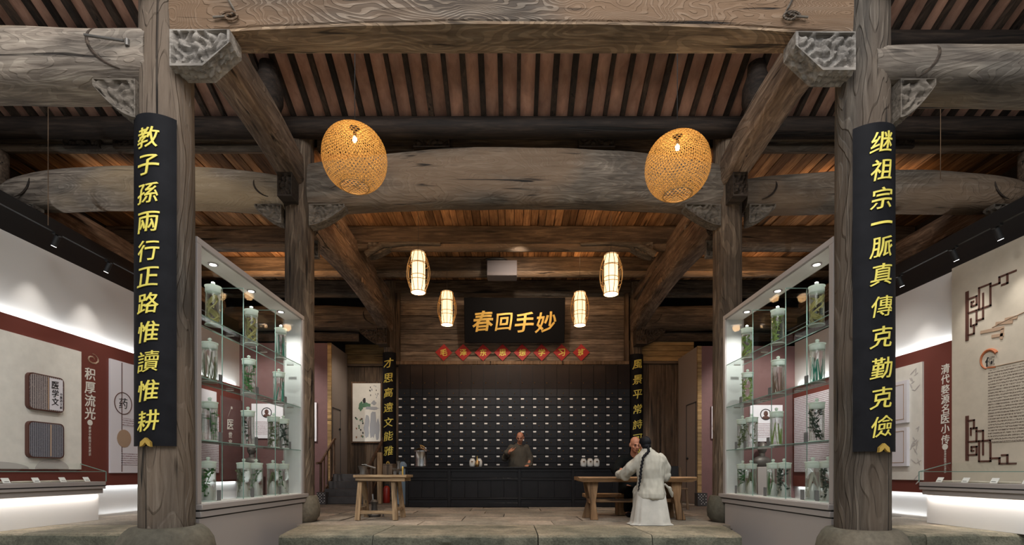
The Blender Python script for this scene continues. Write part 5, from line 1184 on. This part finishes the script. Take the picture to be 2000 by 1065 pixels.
y = 8.75; x = on(731, y); e = empty('floor_mill', (x, y, 0), 'grey metal mill with handle standing on the floor under the stand', 'grinder')
MB().lathe((x, y), [(0.11, 0.0), (0.12, 0.03), (0.06, 0.08), (0.05, 0.2), (0.07, 0.26), (0.04, 0.3)], 20).part('body', M['iron'], e)
MB().tube([(x-0.02, y, 0.28), (x-0.03, y, 0.40)], 0.015, 8).part('handle', M['steel'], e)
MB().tube([(x+0.05, y-0.02, 0.06), (x+0.17, y-0.04, 0.10), (x+0.17, y-0.04, 0.0)], 0.02, 8).ell((x-0.06, y-0.08, 0.05), 0.05, 0.05, 0.05).part('crank', M['iron'], e)

# ================================================================== CONSULTING TABLE AND BENCHES
e = empty('trestle_table', (2.15, 8.2, 0), 'long rustic brown table with hourglass plank legs where the two men sit', 'table')
xa, xb_ = on(1130, 7.95), on(1362, 7.95); zt = 0.717
rings = []
for k in range(25):
    t = k/24; x = xa+(xb_-xa)*t; q = 0.012*noise.noise(Vector((x*2, 3, 1))); e_ = 0.03 if k in (0, 24) else 0
    rings.append([(x, 7.93+q+e_, zt-0.02), (x, 7.97+q, zt-0.085+e_), (x, 8.52, zt-0.085+e_), (x, 8.57+q-e_, zt-0.02), (x, 8.55+q-e_, zt), (x, 7.95+q+e_, zt)])
MB().loft(rings).part('table_top', M['table'], e)
def hourleg(x, y, z1, dx_top, dx_bot, w0, wm, w1, zm=0.30):
    ring = lambda z, cx, wd: [(cx-wd/2, y-0.035, z), (cx+wd/2, y-0.035, z), (cx+wd/2, y+0.035, z), (cx-wd/2, y+0.035, z)]
    return MB().loft([ring(0, x+dx_bot, w0), ring(zm, x, wm), ring(z1, x+dx_top, w1)])
for y in (8.08, 8.45):
    bevel(hourleg(on(1158, 8.08), y, 0.632, -0.01, 0.02 if y < 8.2 else -0.06, 0.13, 0.085, 0.20).part('leg', M['table_z'], e), 0.01, 2)
    bevel(hourleg(on(1322, 8.08), y, 0.632, -0.02, 0.07 if y < 8.2 else 0.0, 0.15, 0.09, 0.2).part('leg', M['table_z'], e), 0.01, 2)
bevel(MB().box(on(1158, 8.08)-0.03, on(1322, 8.08)+0.03, 8.23, 8.30, 0.28, 0.34).part('stretcher', M['table'], e), 0.01)
bevel(MB().box(on(1158, 8.08)-0.05, on(1158, 8.08)+0.05, 8.1, 8.43, 0.27, 0.35).part('cross_piece', M['table'], e), 0.01)
bevel(MB().box(on(1322, 8.08)-0.05, on(1322, 8.08)+0.05, 8.1, 8.43, 0.27, 0.35).part('cross_piece', M['table'], e), 0.01)
e = empty('wooden_bench', (2.1, 9.0, 0), 'plain wooden bench behind the table, under the black-robed man', 'bench')
xa, xb_ = on(1142, 8.85), 3.1
bevel(MB().box(xa, xb_, 8.85, 9.17, 0.33, 0.40).part('seat', M['table'], e), 0.012, 2)
for x in (on(1214, 8.9), 2.75): bevel(MB().box(x-0.075, x+0.075, 8.9, 9.12, 0, 0.33).part('leg', M['table_z'], e), 0.01)

# ================================================================== PEOPLE
def blob(name, mb, mat, parent, voxel=0.012, smooth=4, fold=0, fs=6.0, label=None):
    """fuse overlapping volumes into one continuous surface"""
    off = wloc(parent); me = mb.mesh('tmp', None, off)
    o = bpy.data.objects.new('tmp', me); COL.objects.link(o)
    m = o.modifiers.new('r', 'REMESH'); m.mode = 'VOXEL'; m.voxel_size = voxel
    s_ = o.modifiers.new('s', 'SMOOTH'); s_.iterations = smooth; s_.factor = 0.6
    dg = bpy.context.evaluated_depsgraph_get(); me2 = bpy.data.meshes.new_from_object(o.evaluated_get(dg)); me2.name = name
    bpy.data.objects.remove(o); bpy.data.meshes.remove(me)
    if fold:
        ns = [v.normal.copy() for v in me2.vertices]
        for v, n_ in zip(me2.vertices, ns):
            p = Vector((v.co.x*fs, v.co.y*fs, v.co.z*fs*0.35))
            v.co += n_*fold*(noise.noise(p)+0.5*noise.noise(p*2.3))
    me2.materials.clear(); me2.materials.append(mat); me2.shade_smooth()
    p_ = link_mesh(name, me2, parent)
    if label: p_['label'] = label
    return p_
def head_vol(mb, c, fw, s_=1.0, up=Vector((0, 0, 1))):
    """skull, jaw, nose, ears, brow; fw = facing direction; returns axes"""
    f = Vector(fw).normalized(); r_ = f.cross(Vector(up)).normalized(); u = r_.cross(f).normalized()
    Mx = Matrix((r_, f, u)).transposed(); c = Vector(c); P = lambda a, b, d: c+(r_*a+f*b+u*d)*s_
    mb.ell(P(0, -0.012, 0.035), 0.076*s_, 0.095*s_, 0.088*s_, Mx)
    mb.ell(P(0, 0.012, -0.03), 0.064*s_, 0.078*s_, 0.085*s_, Mx)
    mb.ell(P(0, 0.045, -0.085), 0.034*s_, 0.036*s_, 0.028*s_, Mx)
    mb.ell(P(0, 0.083, 0.022), 0.05*s_, 0.016*s_, 0.012*s_, Mx)
    mb.tube([P(0, 0.088, 0.012), P(0, 0.112, -0.028), P(0, 0.085, -0.036)], [0.009*s_, 0.015*s_, 0.014*s_], 8)
    mb.ell(P(0, 0.083, -0.062), 0.024*s_, 0.012*s_, 0.010*s_, Mx)
    for q in (-1, 1):
        mb.ell(P(q*0.078, -0.012, -0.008), 0.012*s_, 0.022*s_, 0.034*s_, Mx)
        mb.ell(P(q*0.042, 0.062, -0.028), 0.018*s_, 0.016*s_, 0.018*s_, Mx)
    return P, Mx
def face_bits(P, Mx, par, s_=1.0, stern=True):
    for q in (-1, 1):
        MB().ell(P(q*0.03, 0.083, 0.002), 0.0125*s_, 0.008*s_, 0.0065*s_, Mx).part('eye', M['ink'], par)
        MB().ell(P(q*0.031, 0.094, 0.027), 0.019*s_, 0.006*s_, 0.005*s_, Mx).part('eyebrow', M['hair'], par)
    MB().ell(P(0, 0.094, -0.062), 0.021*s_, 0.005*s_, 0.0035*s_, Mx).part('mouth', M['brown_print'], par)
def hand_vol(mb, wrist, d, pn, s_=1.0, curl=0.5, side=1):
    """palm, four unequal bent fingers and a thumb. d = direction, pn = palm normal"""
    d = Vector(d).normalized(); pn = Vector(pn).normalized(); sd = d.cross(pn).normalized()*side; w_ = Vector(wrist)
    pc_ = w_+d*0.048*s_; mb.ell(pc_, 0.042*s_, 0.05*s_, 0.017*s_, Matrix((sd, d, pn)).transposed())
    for k, (L, off) in enumerate(((0.068, -0.03), (0.078, -0.010), (0.073, 0.011), (0.058, 0.030))):
        a = w_+d*0.08*s_+sd*off*s_; dirn = d+sd*off*1.5; pts = [a]; ang = 0
        for j in range(3):
            ang += curl*(0.7+0.15*k); q = (dirn*math.cos(ang)+pn*math.sin(ang)).normalized(); pts.append(pts[-1]+q*L*s_*(0.42, 0.33, 0.25)[j])
        mb.tube([w_+d*0.05*s_+sd*off*0.8*s_]+pts, [0.010*s_, 0.0105*s_, 0.0095*s_, 0.0085*s_, 0.006*s_], 8)
    a = w_+d*0.02*s_-sd*0.028*s_
    mb.tube([w_+d*0.015*s_, a, a+(d*0.6-sd*0.75+pn*0.2).normalized()*0.042*s_, a+(d*0.6-sd*0.75+pn*0.2).normalized()*0.042*s_+(d*0.9-sd*0.1+pn*0.5).normalized()*0.032*s_], [0.014*s_, 0.014*s_, 0.011*s_, 0.008*s_], 8)
def limb(mb, pts, rs, n=12):
    mb.tube(pts, rs, n)
    for p, r_ in zip(pts, rs): mb.ell(p, r_*0.98, r_*0.98, r_*0.98, nu=n, nv=7)

# --- standing man behind the counter
Y = 12.05; X = on(1013, Y); s_ = 1.13
e = empty('person', (X, Y, 0), 'bald man in a dark olive robe standing behind the counter, one hand raised', 'person')
hc = Vector((on(1016, Y-0.1), Y-0.10, Z(856, Y)))
body = MB(); P, Mx = head_vol(body, hc, (-0.15, -1, -0.35), s_)
limb(body, [hc+Vector((0, 0.03, -0.07)), (X, Y+0.0, 1.42), (X, Y, 1.15), (X, Y, 0.9)], [0.056, 0.07, 0.13, 0.13])
hw = Vector((on(993, Y-0.3), Y-0.34, Z(882, Y-0.3))); 
limb(body, [(X-0.16, Y, 1.36), (X-0.32, Y-0.04, 1.14), hw-Vector((-0.02, 0, 0.03))], [0.05, 0.045, 0.036])
hand_vol(body, hw, (0.8, -0.35, 0.15), (0.1, -0.6, 0.8), 1.45, 0.5)
limb(body, [(X+0.16, Y, 1.36), (X+0.28, Y+0.02, 1.12), (X+0.24, Y-0.14, 0.97)], [0.05, 0.045, 0.035])
hand_vol(body, (X+0.23, Y-0.18, 0.96), (-0.3, -1, -0.05), (0, 0, -1), 1.1, 0.3)
for q in (-1, 1): limb(body, [(X+q*0.09, Y, 0.92), (X+q*0.1, Y, 0.5), (X+q*0.1, Y+0.02, 0.07), (X+q*0.1, Y-0.1, 0.04)], [0.1, 0.07, 0.045, 0.035])
blob('body', body, M['skin'], e, 0.009, 2); face_bits(P, Mx, e, s_)
rb = MB(); limb(rb, [(X, Y, 1.46), (X, Y, 1.40)], [0.072, 0.08])
rings = []
for z, rx, ry in ((0.02, 0.31, 0.22), (0.5, 0.28, 0.2), (0.9, 0.25, 0.18), (1.15, 0.235, 0.165), (1.32, 0.24, 0.15), (1.42, 0.20, 0.12), (1.48, 0.10, 0.08), (1.51, 0.07, 0.07)):
    rings.append([(X+rx*math.cos(a), Y+ry*math.sin(a), z) for a in (2*PI*k/24 for k in range(24))])
rb.loft(rings)
limb(rb, [(X-0.19, Y, 1.40), (X-0.34, Y-0.03, 1.14), (X-0.27, Y-0.2, 1.22), hw+Vector((-0.05, 0.05, -0.03))], [0.085, 0.085, 0.078, 0.07])
limb(rb, [(X+0.19, Y, 1.40), (X+0.29, Y+0.02, 1.14), (X+0.27, Y-0.02, 0.95), (X+0.25, Y-0.12, 0.96)], [0.085, 0.085, 0.08, 0.07])
blob('robe', rb, M['robe_g'], e, 0.014, 3, fold=0.014, fs=7)
cap = MB(); cap.ell(P(0, -0.045, 0.03), 0.083*s_, 0.08*s_, 0.085*s_, Mx); cap.part('cropped_hair', M['hair'], e)
MB().tube([P(0, -0.12, 0.0), P(0, -0.16, -0.15), (X, Y+0.17, 1.2)], 0.015, 8).part('queue_braid', M['hair'], e)

# --- seated man in black behind the table
Y = 8.95; X = on(1229, Y)+0.06; s_ = 1.15
e = empty('person', (X, Y, 0), 'bald man in a black robe seated behind the table, taking a pulse', 'person')
hc = Vector((on(1240, Y-0.2), Y-0.22, Z(869, Y-0.2)))
body = MB(); P, Mx = head_vol(body, hc, (0.1, -1, -0.3), s_)
limb(body, [hc+Vector((-0.01, 0.03, -0.07)), (X+0.02, Y-0.02, 1.02), (X, Y+0.03, 0.8), (X, Y+0.05, 0.5)], [0.056, 0.08, 0.13, 0.14])
hw = Vector((on(1219, 8.33), 8.33, 0.825))
limb(body, [(X-0.2, Y-0.02, 1.0), (X-0.33, Y-0.15, 0.80), hw+Vector((-0.04, 0.03, 0.01))], [0.06, 0.05, 0.034])
hand_vol(body, hw-Vector((0.03, 0.0, 0)), (-0.6, -0.7, -0.05), (0.2, -0.2, -1), 1.25, 0.35)
limb(body, [(X+0.2, Y-0.02, 1.0), (X+0.26, Y-0.2, 0.8), (X+0.1, 8.5, 0.77)], [0.06, 0.05, 0.034]); hand_vol(body, (X+0.08, 8.46, 0.765), (-0.6, -0.6, 0), (0, 0, -1), 1.1, 0.3)
for q in (-1, 1): limb(body, [(X+q*0.1, Y+0.05, 0.5), (X+q*0.13, 8.62, 0.48), (X+q*0.13-0.03, 8.66, 0.08), (X+q*0.13-0.03, 8.54, 0.04)], [0.1, 0.075, 0.045, 0.04])
blob('body', body, M['skin'], e, 0.009, 2); face_bits(P, Mx, e, s_)
rb = MB(); rings = []
for z, rx, ry, dy in ((0.41, 0.26, 0.2, 0.05), (0.6, 0.25, 0.19, 0.05), (0.8, 0.255, 0.17, 0.02), (0.95, 0.25, 0.15, 0), (1.05, 0.2, 0.12, -0.02), (1.12, 0.11, 0.09, -0.04), (1.15, 0.075, 0.075, -0.06)):
    rings.append([(X+0.01+rx*math.cos(a), Y+dy+ry*math.sin(a), z) for a in (2*PI*k/24 for k in range(24))])
rb.loft(rings)
limb(rb, [(X-0.18, Y-0.02, 1.02), (X-0.34, Y-0.14, 0.84), (X-0.30, Y-0.3, 0.77), hw+Vector((-0.07, 0.09, 0.0))], [0.09, 0.095, 0.08, 0.065])
limb(rb, [(X+0.18, Y-0.02, 1.02), (X+0.28, Y-0.18, 0.82), (X+0.14, 8.56, 0.79)], [0.09, 0.09, 0.06])
for q in (-1, 1): limb(rb, [(X+q*0.11, Y+0.05, 0.49), (X+q*0.13, 8.62, 0.46), (X+q*0.13-0.03, 8.67, 0.13)], [0.12, 0.10, 0.075])
blob('robe', rb, M['robe_b'], e, 0.014, 3, fold=0.012, fs=7)
for q in (-1, 1):
    x = X+q*0.13-0.03; MB().ell((x, 8.57, 0.045), 0.05, 0.13, 0.045).part('shoe', M['hair'], e)
MB().ell(P(0, -0.05, 0.02), 0.082*s_, 0.078*s_, 0.085*s_, Mx).part('cropped_hair', M['hair'], e)

# --- seated patient in white, seen from behind
Y = 7.42; X = on(1270, Y)
e = empty('person', (X, Y, 0), 'person in a pale linen gown seen from behind, long black braid, seated at the table', 'person')
hc = Vector((on(1259, Y+0.02), Y+0.04, Z(869, Y)))
body = MB(); P, Mx = head_vol(body, hc, (-0.25, 1, -0.12), 1.0)
limb(body, [hc+Vector((0.01, -0.02, -0.07)), (X-0.03, Y, 1.06), (X, Y, 0.85), (X, Y, 0.5)], [0.05, 0.07, 0.12, 0.14])
hw = Vector((on(1217, 7.98), 8.02, 0.765))
limb(body, [(X-0.18, Y+0.02, 1.0), (X-0.37, Y+0.2, 0.78), hw+Vector((0.0, -0.1, 0))], [0.055, 0.045, 0.032]); hand_vol(body, hw-Vector((-0.0, 0.07, 0)), (-0.35, 1, 0.05), (0, 0, 1), 1.0, 0.25)
limb(body, [(X+0.18, Y+0.02, 1.0), (X+0.25, Y+0.1, 0.76), (X+0.14, Y+0.2, 0.64)], [0.055, 0.045, 0.032]); hand_vol(body, (X+0.12, Y+0.24, 0.62), (-0.7, 0.6, -0.2), (0, 0, -1), 1.0, 0.5)
for q in (-1, 1): limb(body, [(X+q*0.08, Y, 0.5), (X+q*0.07, Y+0.40, 0.48), (X+q*0.07, Y+0.36, 0.08), (X+q*0.07, Y+0.46, 0.04)], [0.09, 0.065, 0.045, 0.035])
blob('body', body, M['skin'], e, 0.009, 2); face_bits(P, Mx, e, 1.0)
rb = MB(); rings = []
for z, rx, ry, dx in ((0.385, 0.228, 0.20, 0.01), (0.41, 0.240, 0.215, 0.0), (0.47, 0.245, 0.21, 0.0), (0.56, 0.215, 0.18, 0.0), (0.70, 0.19, 0.15, 0.01), (0.84, 0.205, 0.15, 0.0), (0.96, 0.225, 0.14, -0.01), (1.05, 0.20, 0.12, -0.02), (1.115, 0.12, 0.09, -0.035), (1.155, 0.07, 0.07, -0.05), (1.18, 0.062, 0.062, -0.055)):
    rings.append([(X+dx+rx*math.cos(a), Y+ry*math.sin(a), z) for a in (2*PI*k/28 for k in range(28))])
rb.loft(rings)
limb(rb, [(X-0.16, Y+0.01, 1.01), (X-0.27, Y+0.08, 0.86), (X-0.34, Y+0.2, 0.75), (X-0.38, Y+0.40, 0.765)], [0.085, 0.09, 0.094, 0.072])
limb(rb, [(X+0.16, Y+0.01, 1.01), (X+0.235, Y+0.06, 0.86), (X+0.245, Y+0.08, 0.74), (X+0.15, Y+0.3, 0.70)], [0.085, 0.088, 0.09, 0.07])
for q in (-1, 1): limb(rb, [(X+q*0.09, Y+0.04, 0.49), (X+q*0.08, Y+0.40, 0.48), (X+q*0.08, Y+0.37, 0.25), (X+q*0.08, Y+0.37, 0.13)], [0.12, 0.10, 0.085, 0.08])
blob('gown', rb, M['robe_w'], e, 0.010, 2, fold=0.024, fs=9)
# draped skirt cloth reaching the floor
rings = []; n = 72
for i in range(19):
    t = i/18; z = 0.50-0.495*t; k = 0.215+0.075*t+(0.045 if t > 0.97 else 0); ky = 0.15+0.08*t
    ring = []
    for j in range(n):
        a = 2*PI*j/n; f_ = 1+t*(0.035*math.sin(a*9+1)+0.02*math.sin(a*17))+0.02*noise.noise(Vector((math.cos(a)*3, math.sin(a)*3, z*5)))
        sq = 3.2; c_, s2 = math.cos(a), math.sin(a)
        ring.append((X-0.005+k*f_*abs(c_)**(2/sq)*(1 if c_ > 0 else -1), Y-0.01+ky*f_*abs(s2)**(2/sq)*(1 if s2 > 0 else -1), max(z, 0.005)))
    rings.append(ring)
MB().loft(rings).part('skirt_cloth', M['robe_s'], e, sharp=70)
MB().tube([(X+0.17, Y-0.16, 0.62), (X+0.24, Y-0.14, 0.55), (X+0.29, Y-0.10, 0.48), (X+0.31, Y-0.08, 0.42)], [0.012, 0.02, 0.03, 0.012], 8).tube([(X+0.2, Y-0.15, 0.58), (X+0.26, Y-0.12, 0.56), (X+0.30, Y-0.08, 0.53)], [0.01, 0.02, 0.01], 8).part('knotted_sash', M['robe_w'], e)
MB().ell(P(0, -0.03, 0.035), 0.088, 0.103, 0.096, Mx).ell(P(0, -0.065, -0.035), 0.07, 0.06, 0.06, Mx).part('hair', M['hair'], e)
pts = [P(0.0, -0.10, -0.03), P(0.0, -0.12, -0.12)]; a = pts[-1]; b = Vector((on(1246, Y-0.2), Y-0.215, Z(958, Y-0.2)))
mid = Vector((on(1252, Y-0.18), Y-0.185, Z(915, Y-0.18))); path = [pts[0], pts[1], Vector((on(1256, Y-0.16), Y-0.165, Z(893, Y-0.16))), mid, (mid+b)/2+Vector((0.005, 0, 0)), b]
br = MB(); N_ = 32
for k in range(N_):
    t = k/(N_-1)*(len(path)-1); i = min(int(t), len(path)-2); p = path[i].lerp(path[i+1], t-i); wd = 0.027 if k < 23 else 0.034*(1-(k-23)/11)
    br.ell(p+Vector((0.004*(-1)**k, -0.006, 0)), wd*0.68, wd*0.6, 0.024, nu=10, nv=6)
br.part('braid', M['hair'], e)
e = empty('round_stool', (X, Y+0.02, 0), 'low stool hidden under the pale gown of the seated patient', 'stool')
MB().lathe((X, Y+0.02), [(0.15, 0.36), (0.16, 0.375), (0.16, 0.395), (0.15, 0.405)], 20).part('seat', M['tan_wood'], e)
for k in range(3): MB().bar((X+0.13*math.cos(k*2.1), Y+0.02+0.13*math.sin(k*2.1), 0), (X+0.1*math.cos(k*2.1), Y+0.02+0.1*math.sin(k*2.1), 0.36), 0.03, 0.03).part('leg', M['tan_wood'], e)

# ================================================================== LANTERNS
def big_lantern(x, y, z, R_, lab):
    e = empty('woven_lantern', (x, y, z), lab, 'lantern', 'large round woven lanterns')
    tb = 0.955; tt = 0.04                        # truncated bottom
    def rp(t):                                   # t 0 top .. 1 bottom
        a = PI*(0.05+(0.865-0.05)*t); return R_*math.sin(a)**0.92, z+R_*0.98*math.cos(a)
    mb = MB(); n_ = 46; st = 30; hw_ = 0.0048
    for d in (-1, 1):
        for k in range(n_):
            a0 = 2*PI*k/n_; q = []
            for i in range(st+1):
                t = i/st; r_, zz = rp(t); a = a0+d*t*2.3; da = hw_/max(r_, 0.05)
                rr_ = r_+d*0.0015; q.append(((x+rr_*math.cos(a-da), y+rr_*math.sin(a-da), zz), (x+rr_*math.cos(a+da), y+rr_*math.sin(a+da), zz)))
            mb.add([p for pr in q for p in pr], [(2*i, 2*i+1, 2*i+3, 2*i+2) for i in range(st)])
    o = link_mesh('weave', mb.mesh('weave', M['bamboo']), e); o.data.transform(Matrix.Translation(-wloc(e))); o['kind'] = 'stuff'
    mb = MB()
    for i in range(1, 30):
        r_, zz = rp(i/30); m_ = 48
        v = [(x+(r_+0.003)*math.cos(2*PI*k/m_), y+(r_+0.003)*math.sin(2*PI*k/m_), zz+s2*0.003) for s2 in (-1, 1) for k in range(m_)]
        mb.add(v, [(k, (k+1) % m_, m_+(k+1) % m_, m_+k) for k in range(m_)])
    o = mb.part('hoops', M['bamboo'], e); o['kind'] = 'stuff'
    r_, zz = rp(1.0)
    MB().tube([(x+r_*math.cos(a), y+r_*math.sin(a), zz) for a in (k*PI/16 for k in range(33))], 0.008, 6).part('bottom_ring', M['bamboo_rib'], e)
    MB().bar((x-r_, y, zz), (x+r_, y, zz), 0.005, 0.005).bar((x-r_*0.7, y-r_*0.7, zz), (x+r_*0.7, y+r_*0.7, zz), 0.005, 0.005).bar((x-r_*0.7, y+r_*0.7, zz), (x+r_*0.7, y-r_*0.7, zz), 0.005, 0.005).part('bottom_cross', M['bamboo_rib'], e)
    r_, zt_ = rp(0); MB().tube([(x+r_*math.cos(a), y+r_*math.sin(a), zt_) for a in (k*PI/12 for k in range(25))], 0.006, 6).part('top_ring', M['bamboo_rib'], e)
    zb_ = z+0.235; MB().tube([(x, y, ROOF(y)-0.02), (x, y, zb_+0.10)], 0.005, 6).part('cord', M['black'], e)
    MB().tube([(x, y, zb_+0.11), (x, y, zb_+0.04)], 0.02, 10).part('lamp_holder', M['black'], e)
    MB().ell((x, y, zb_), 0.026, 0.026, 0.038).part('light_bulb', M['bulb'], e)
    light('lantern_light', 'POINT', (x, y, z+0.12), 15, (1.0, 0.68, 0.34), size=0.06)
big_lantern((693-997)/F*6.0, 6.0, 4.665, 0.388, 'large round woven bamboo lantern on the left, glowing warm')
big_lantern((1323-997)/F*6.0, 6.0, 4.565, 0.388, 'large round woven bamboo lantern on the right, glowing warm')
def small_lantern(pxx, pyy, y, hpx, lab):
    x, _, z = px(pxx, pyy, y); hh = hpx/F*y/2*0.93; e = empty('slim_lantern', (x, y, z), lab, 'lantern', 'slim barrel lanterns')
    r0 = 0.125
    MB().lathe((x, y), [(r0, z-hh), (r0, z+hh)], 24, cap=False).part('paper_shade', M['shade'], e)
    MB().lathe((x, y), [(r0*0.98, z-hh+0.012), (r0*0.98, z-hh+0.016)], 24).part('bottom_diffuser', M['light_on'], e)
    def rp(t): return r0+0.012+0.075*math.sin(PI*min(1, max(0, (t-0.08)/0.84)))**0.8
    for k in range(12):
        a = 2*PI*k/12+0.13; MB().tube([(x+rp(t)*math.cos(a), y+rp(t)*math.sin(a), z-hh+2*hh*t) for t in (j/14 for j in range(15))], 0.006, 5).part('bamboo_rib', M['bamboo_rib'], e)
    for t in (0.02, 0.42, 0.72, 0.98):
        r_ = r0+0.006; MB().tube([(x+r_*math.cos(a), y+r_*math.sin(a), z-hh+2*hh*t) for a in (j*PI/12 for j in range(25))], 0.006, 5).part('hoop', M['bamboo_rib'], e)
    for t in (0.28, 0.70):
        r_ = rp(t); MB().tube([(x+r_*math.cos(a), y+r_*math.sin(a), z-hh+2*hh*t) for a in (j*PI/12 for j in range(25))], 0.006, 5).part('hoop', M['bamboo_rib'], e)
    MB().tube([(x, y, z+hh), (x, y, 6.09)], 0.004, 6).part('cord', M['black'], e)
    light('lantern_glow', 'POINT', (x, y, z-hh-0.06), 9, WARM, size=0.08)
small_lantern(817, 533, 9.0, 84, 'slim barrel lantern on the far left, larger and nearer of the left pair')
small_lantern(1193.5, 537, 9.0, 83, 'slim barrel lantern on the far right, larger and nearer of the right pair')
small_lantern(873, 603, 11.1, 69, 'slim barrel lantern left of the plaque, smaller of the left pair')
small_lantern(1132.5, 604, 11.1, 69, 'slim barrel lantern right of the plaque, smaller of the right pair')

for pxx, y_, y0_, y1_, side in ((94, 6.9, 197, 440, 'left'), (1837, 6.9, 275, 350, 'right')):
    a = px(pxx, y1_, y_); MB().tube([a, (a[0], y_, ROOF(y_)-0.02)], 0.005, 6).thing('hanging_wire', M['tan_wood'], a, 'thin vertical wire hanging from the rafters in the %s bay' % side, 'wire')
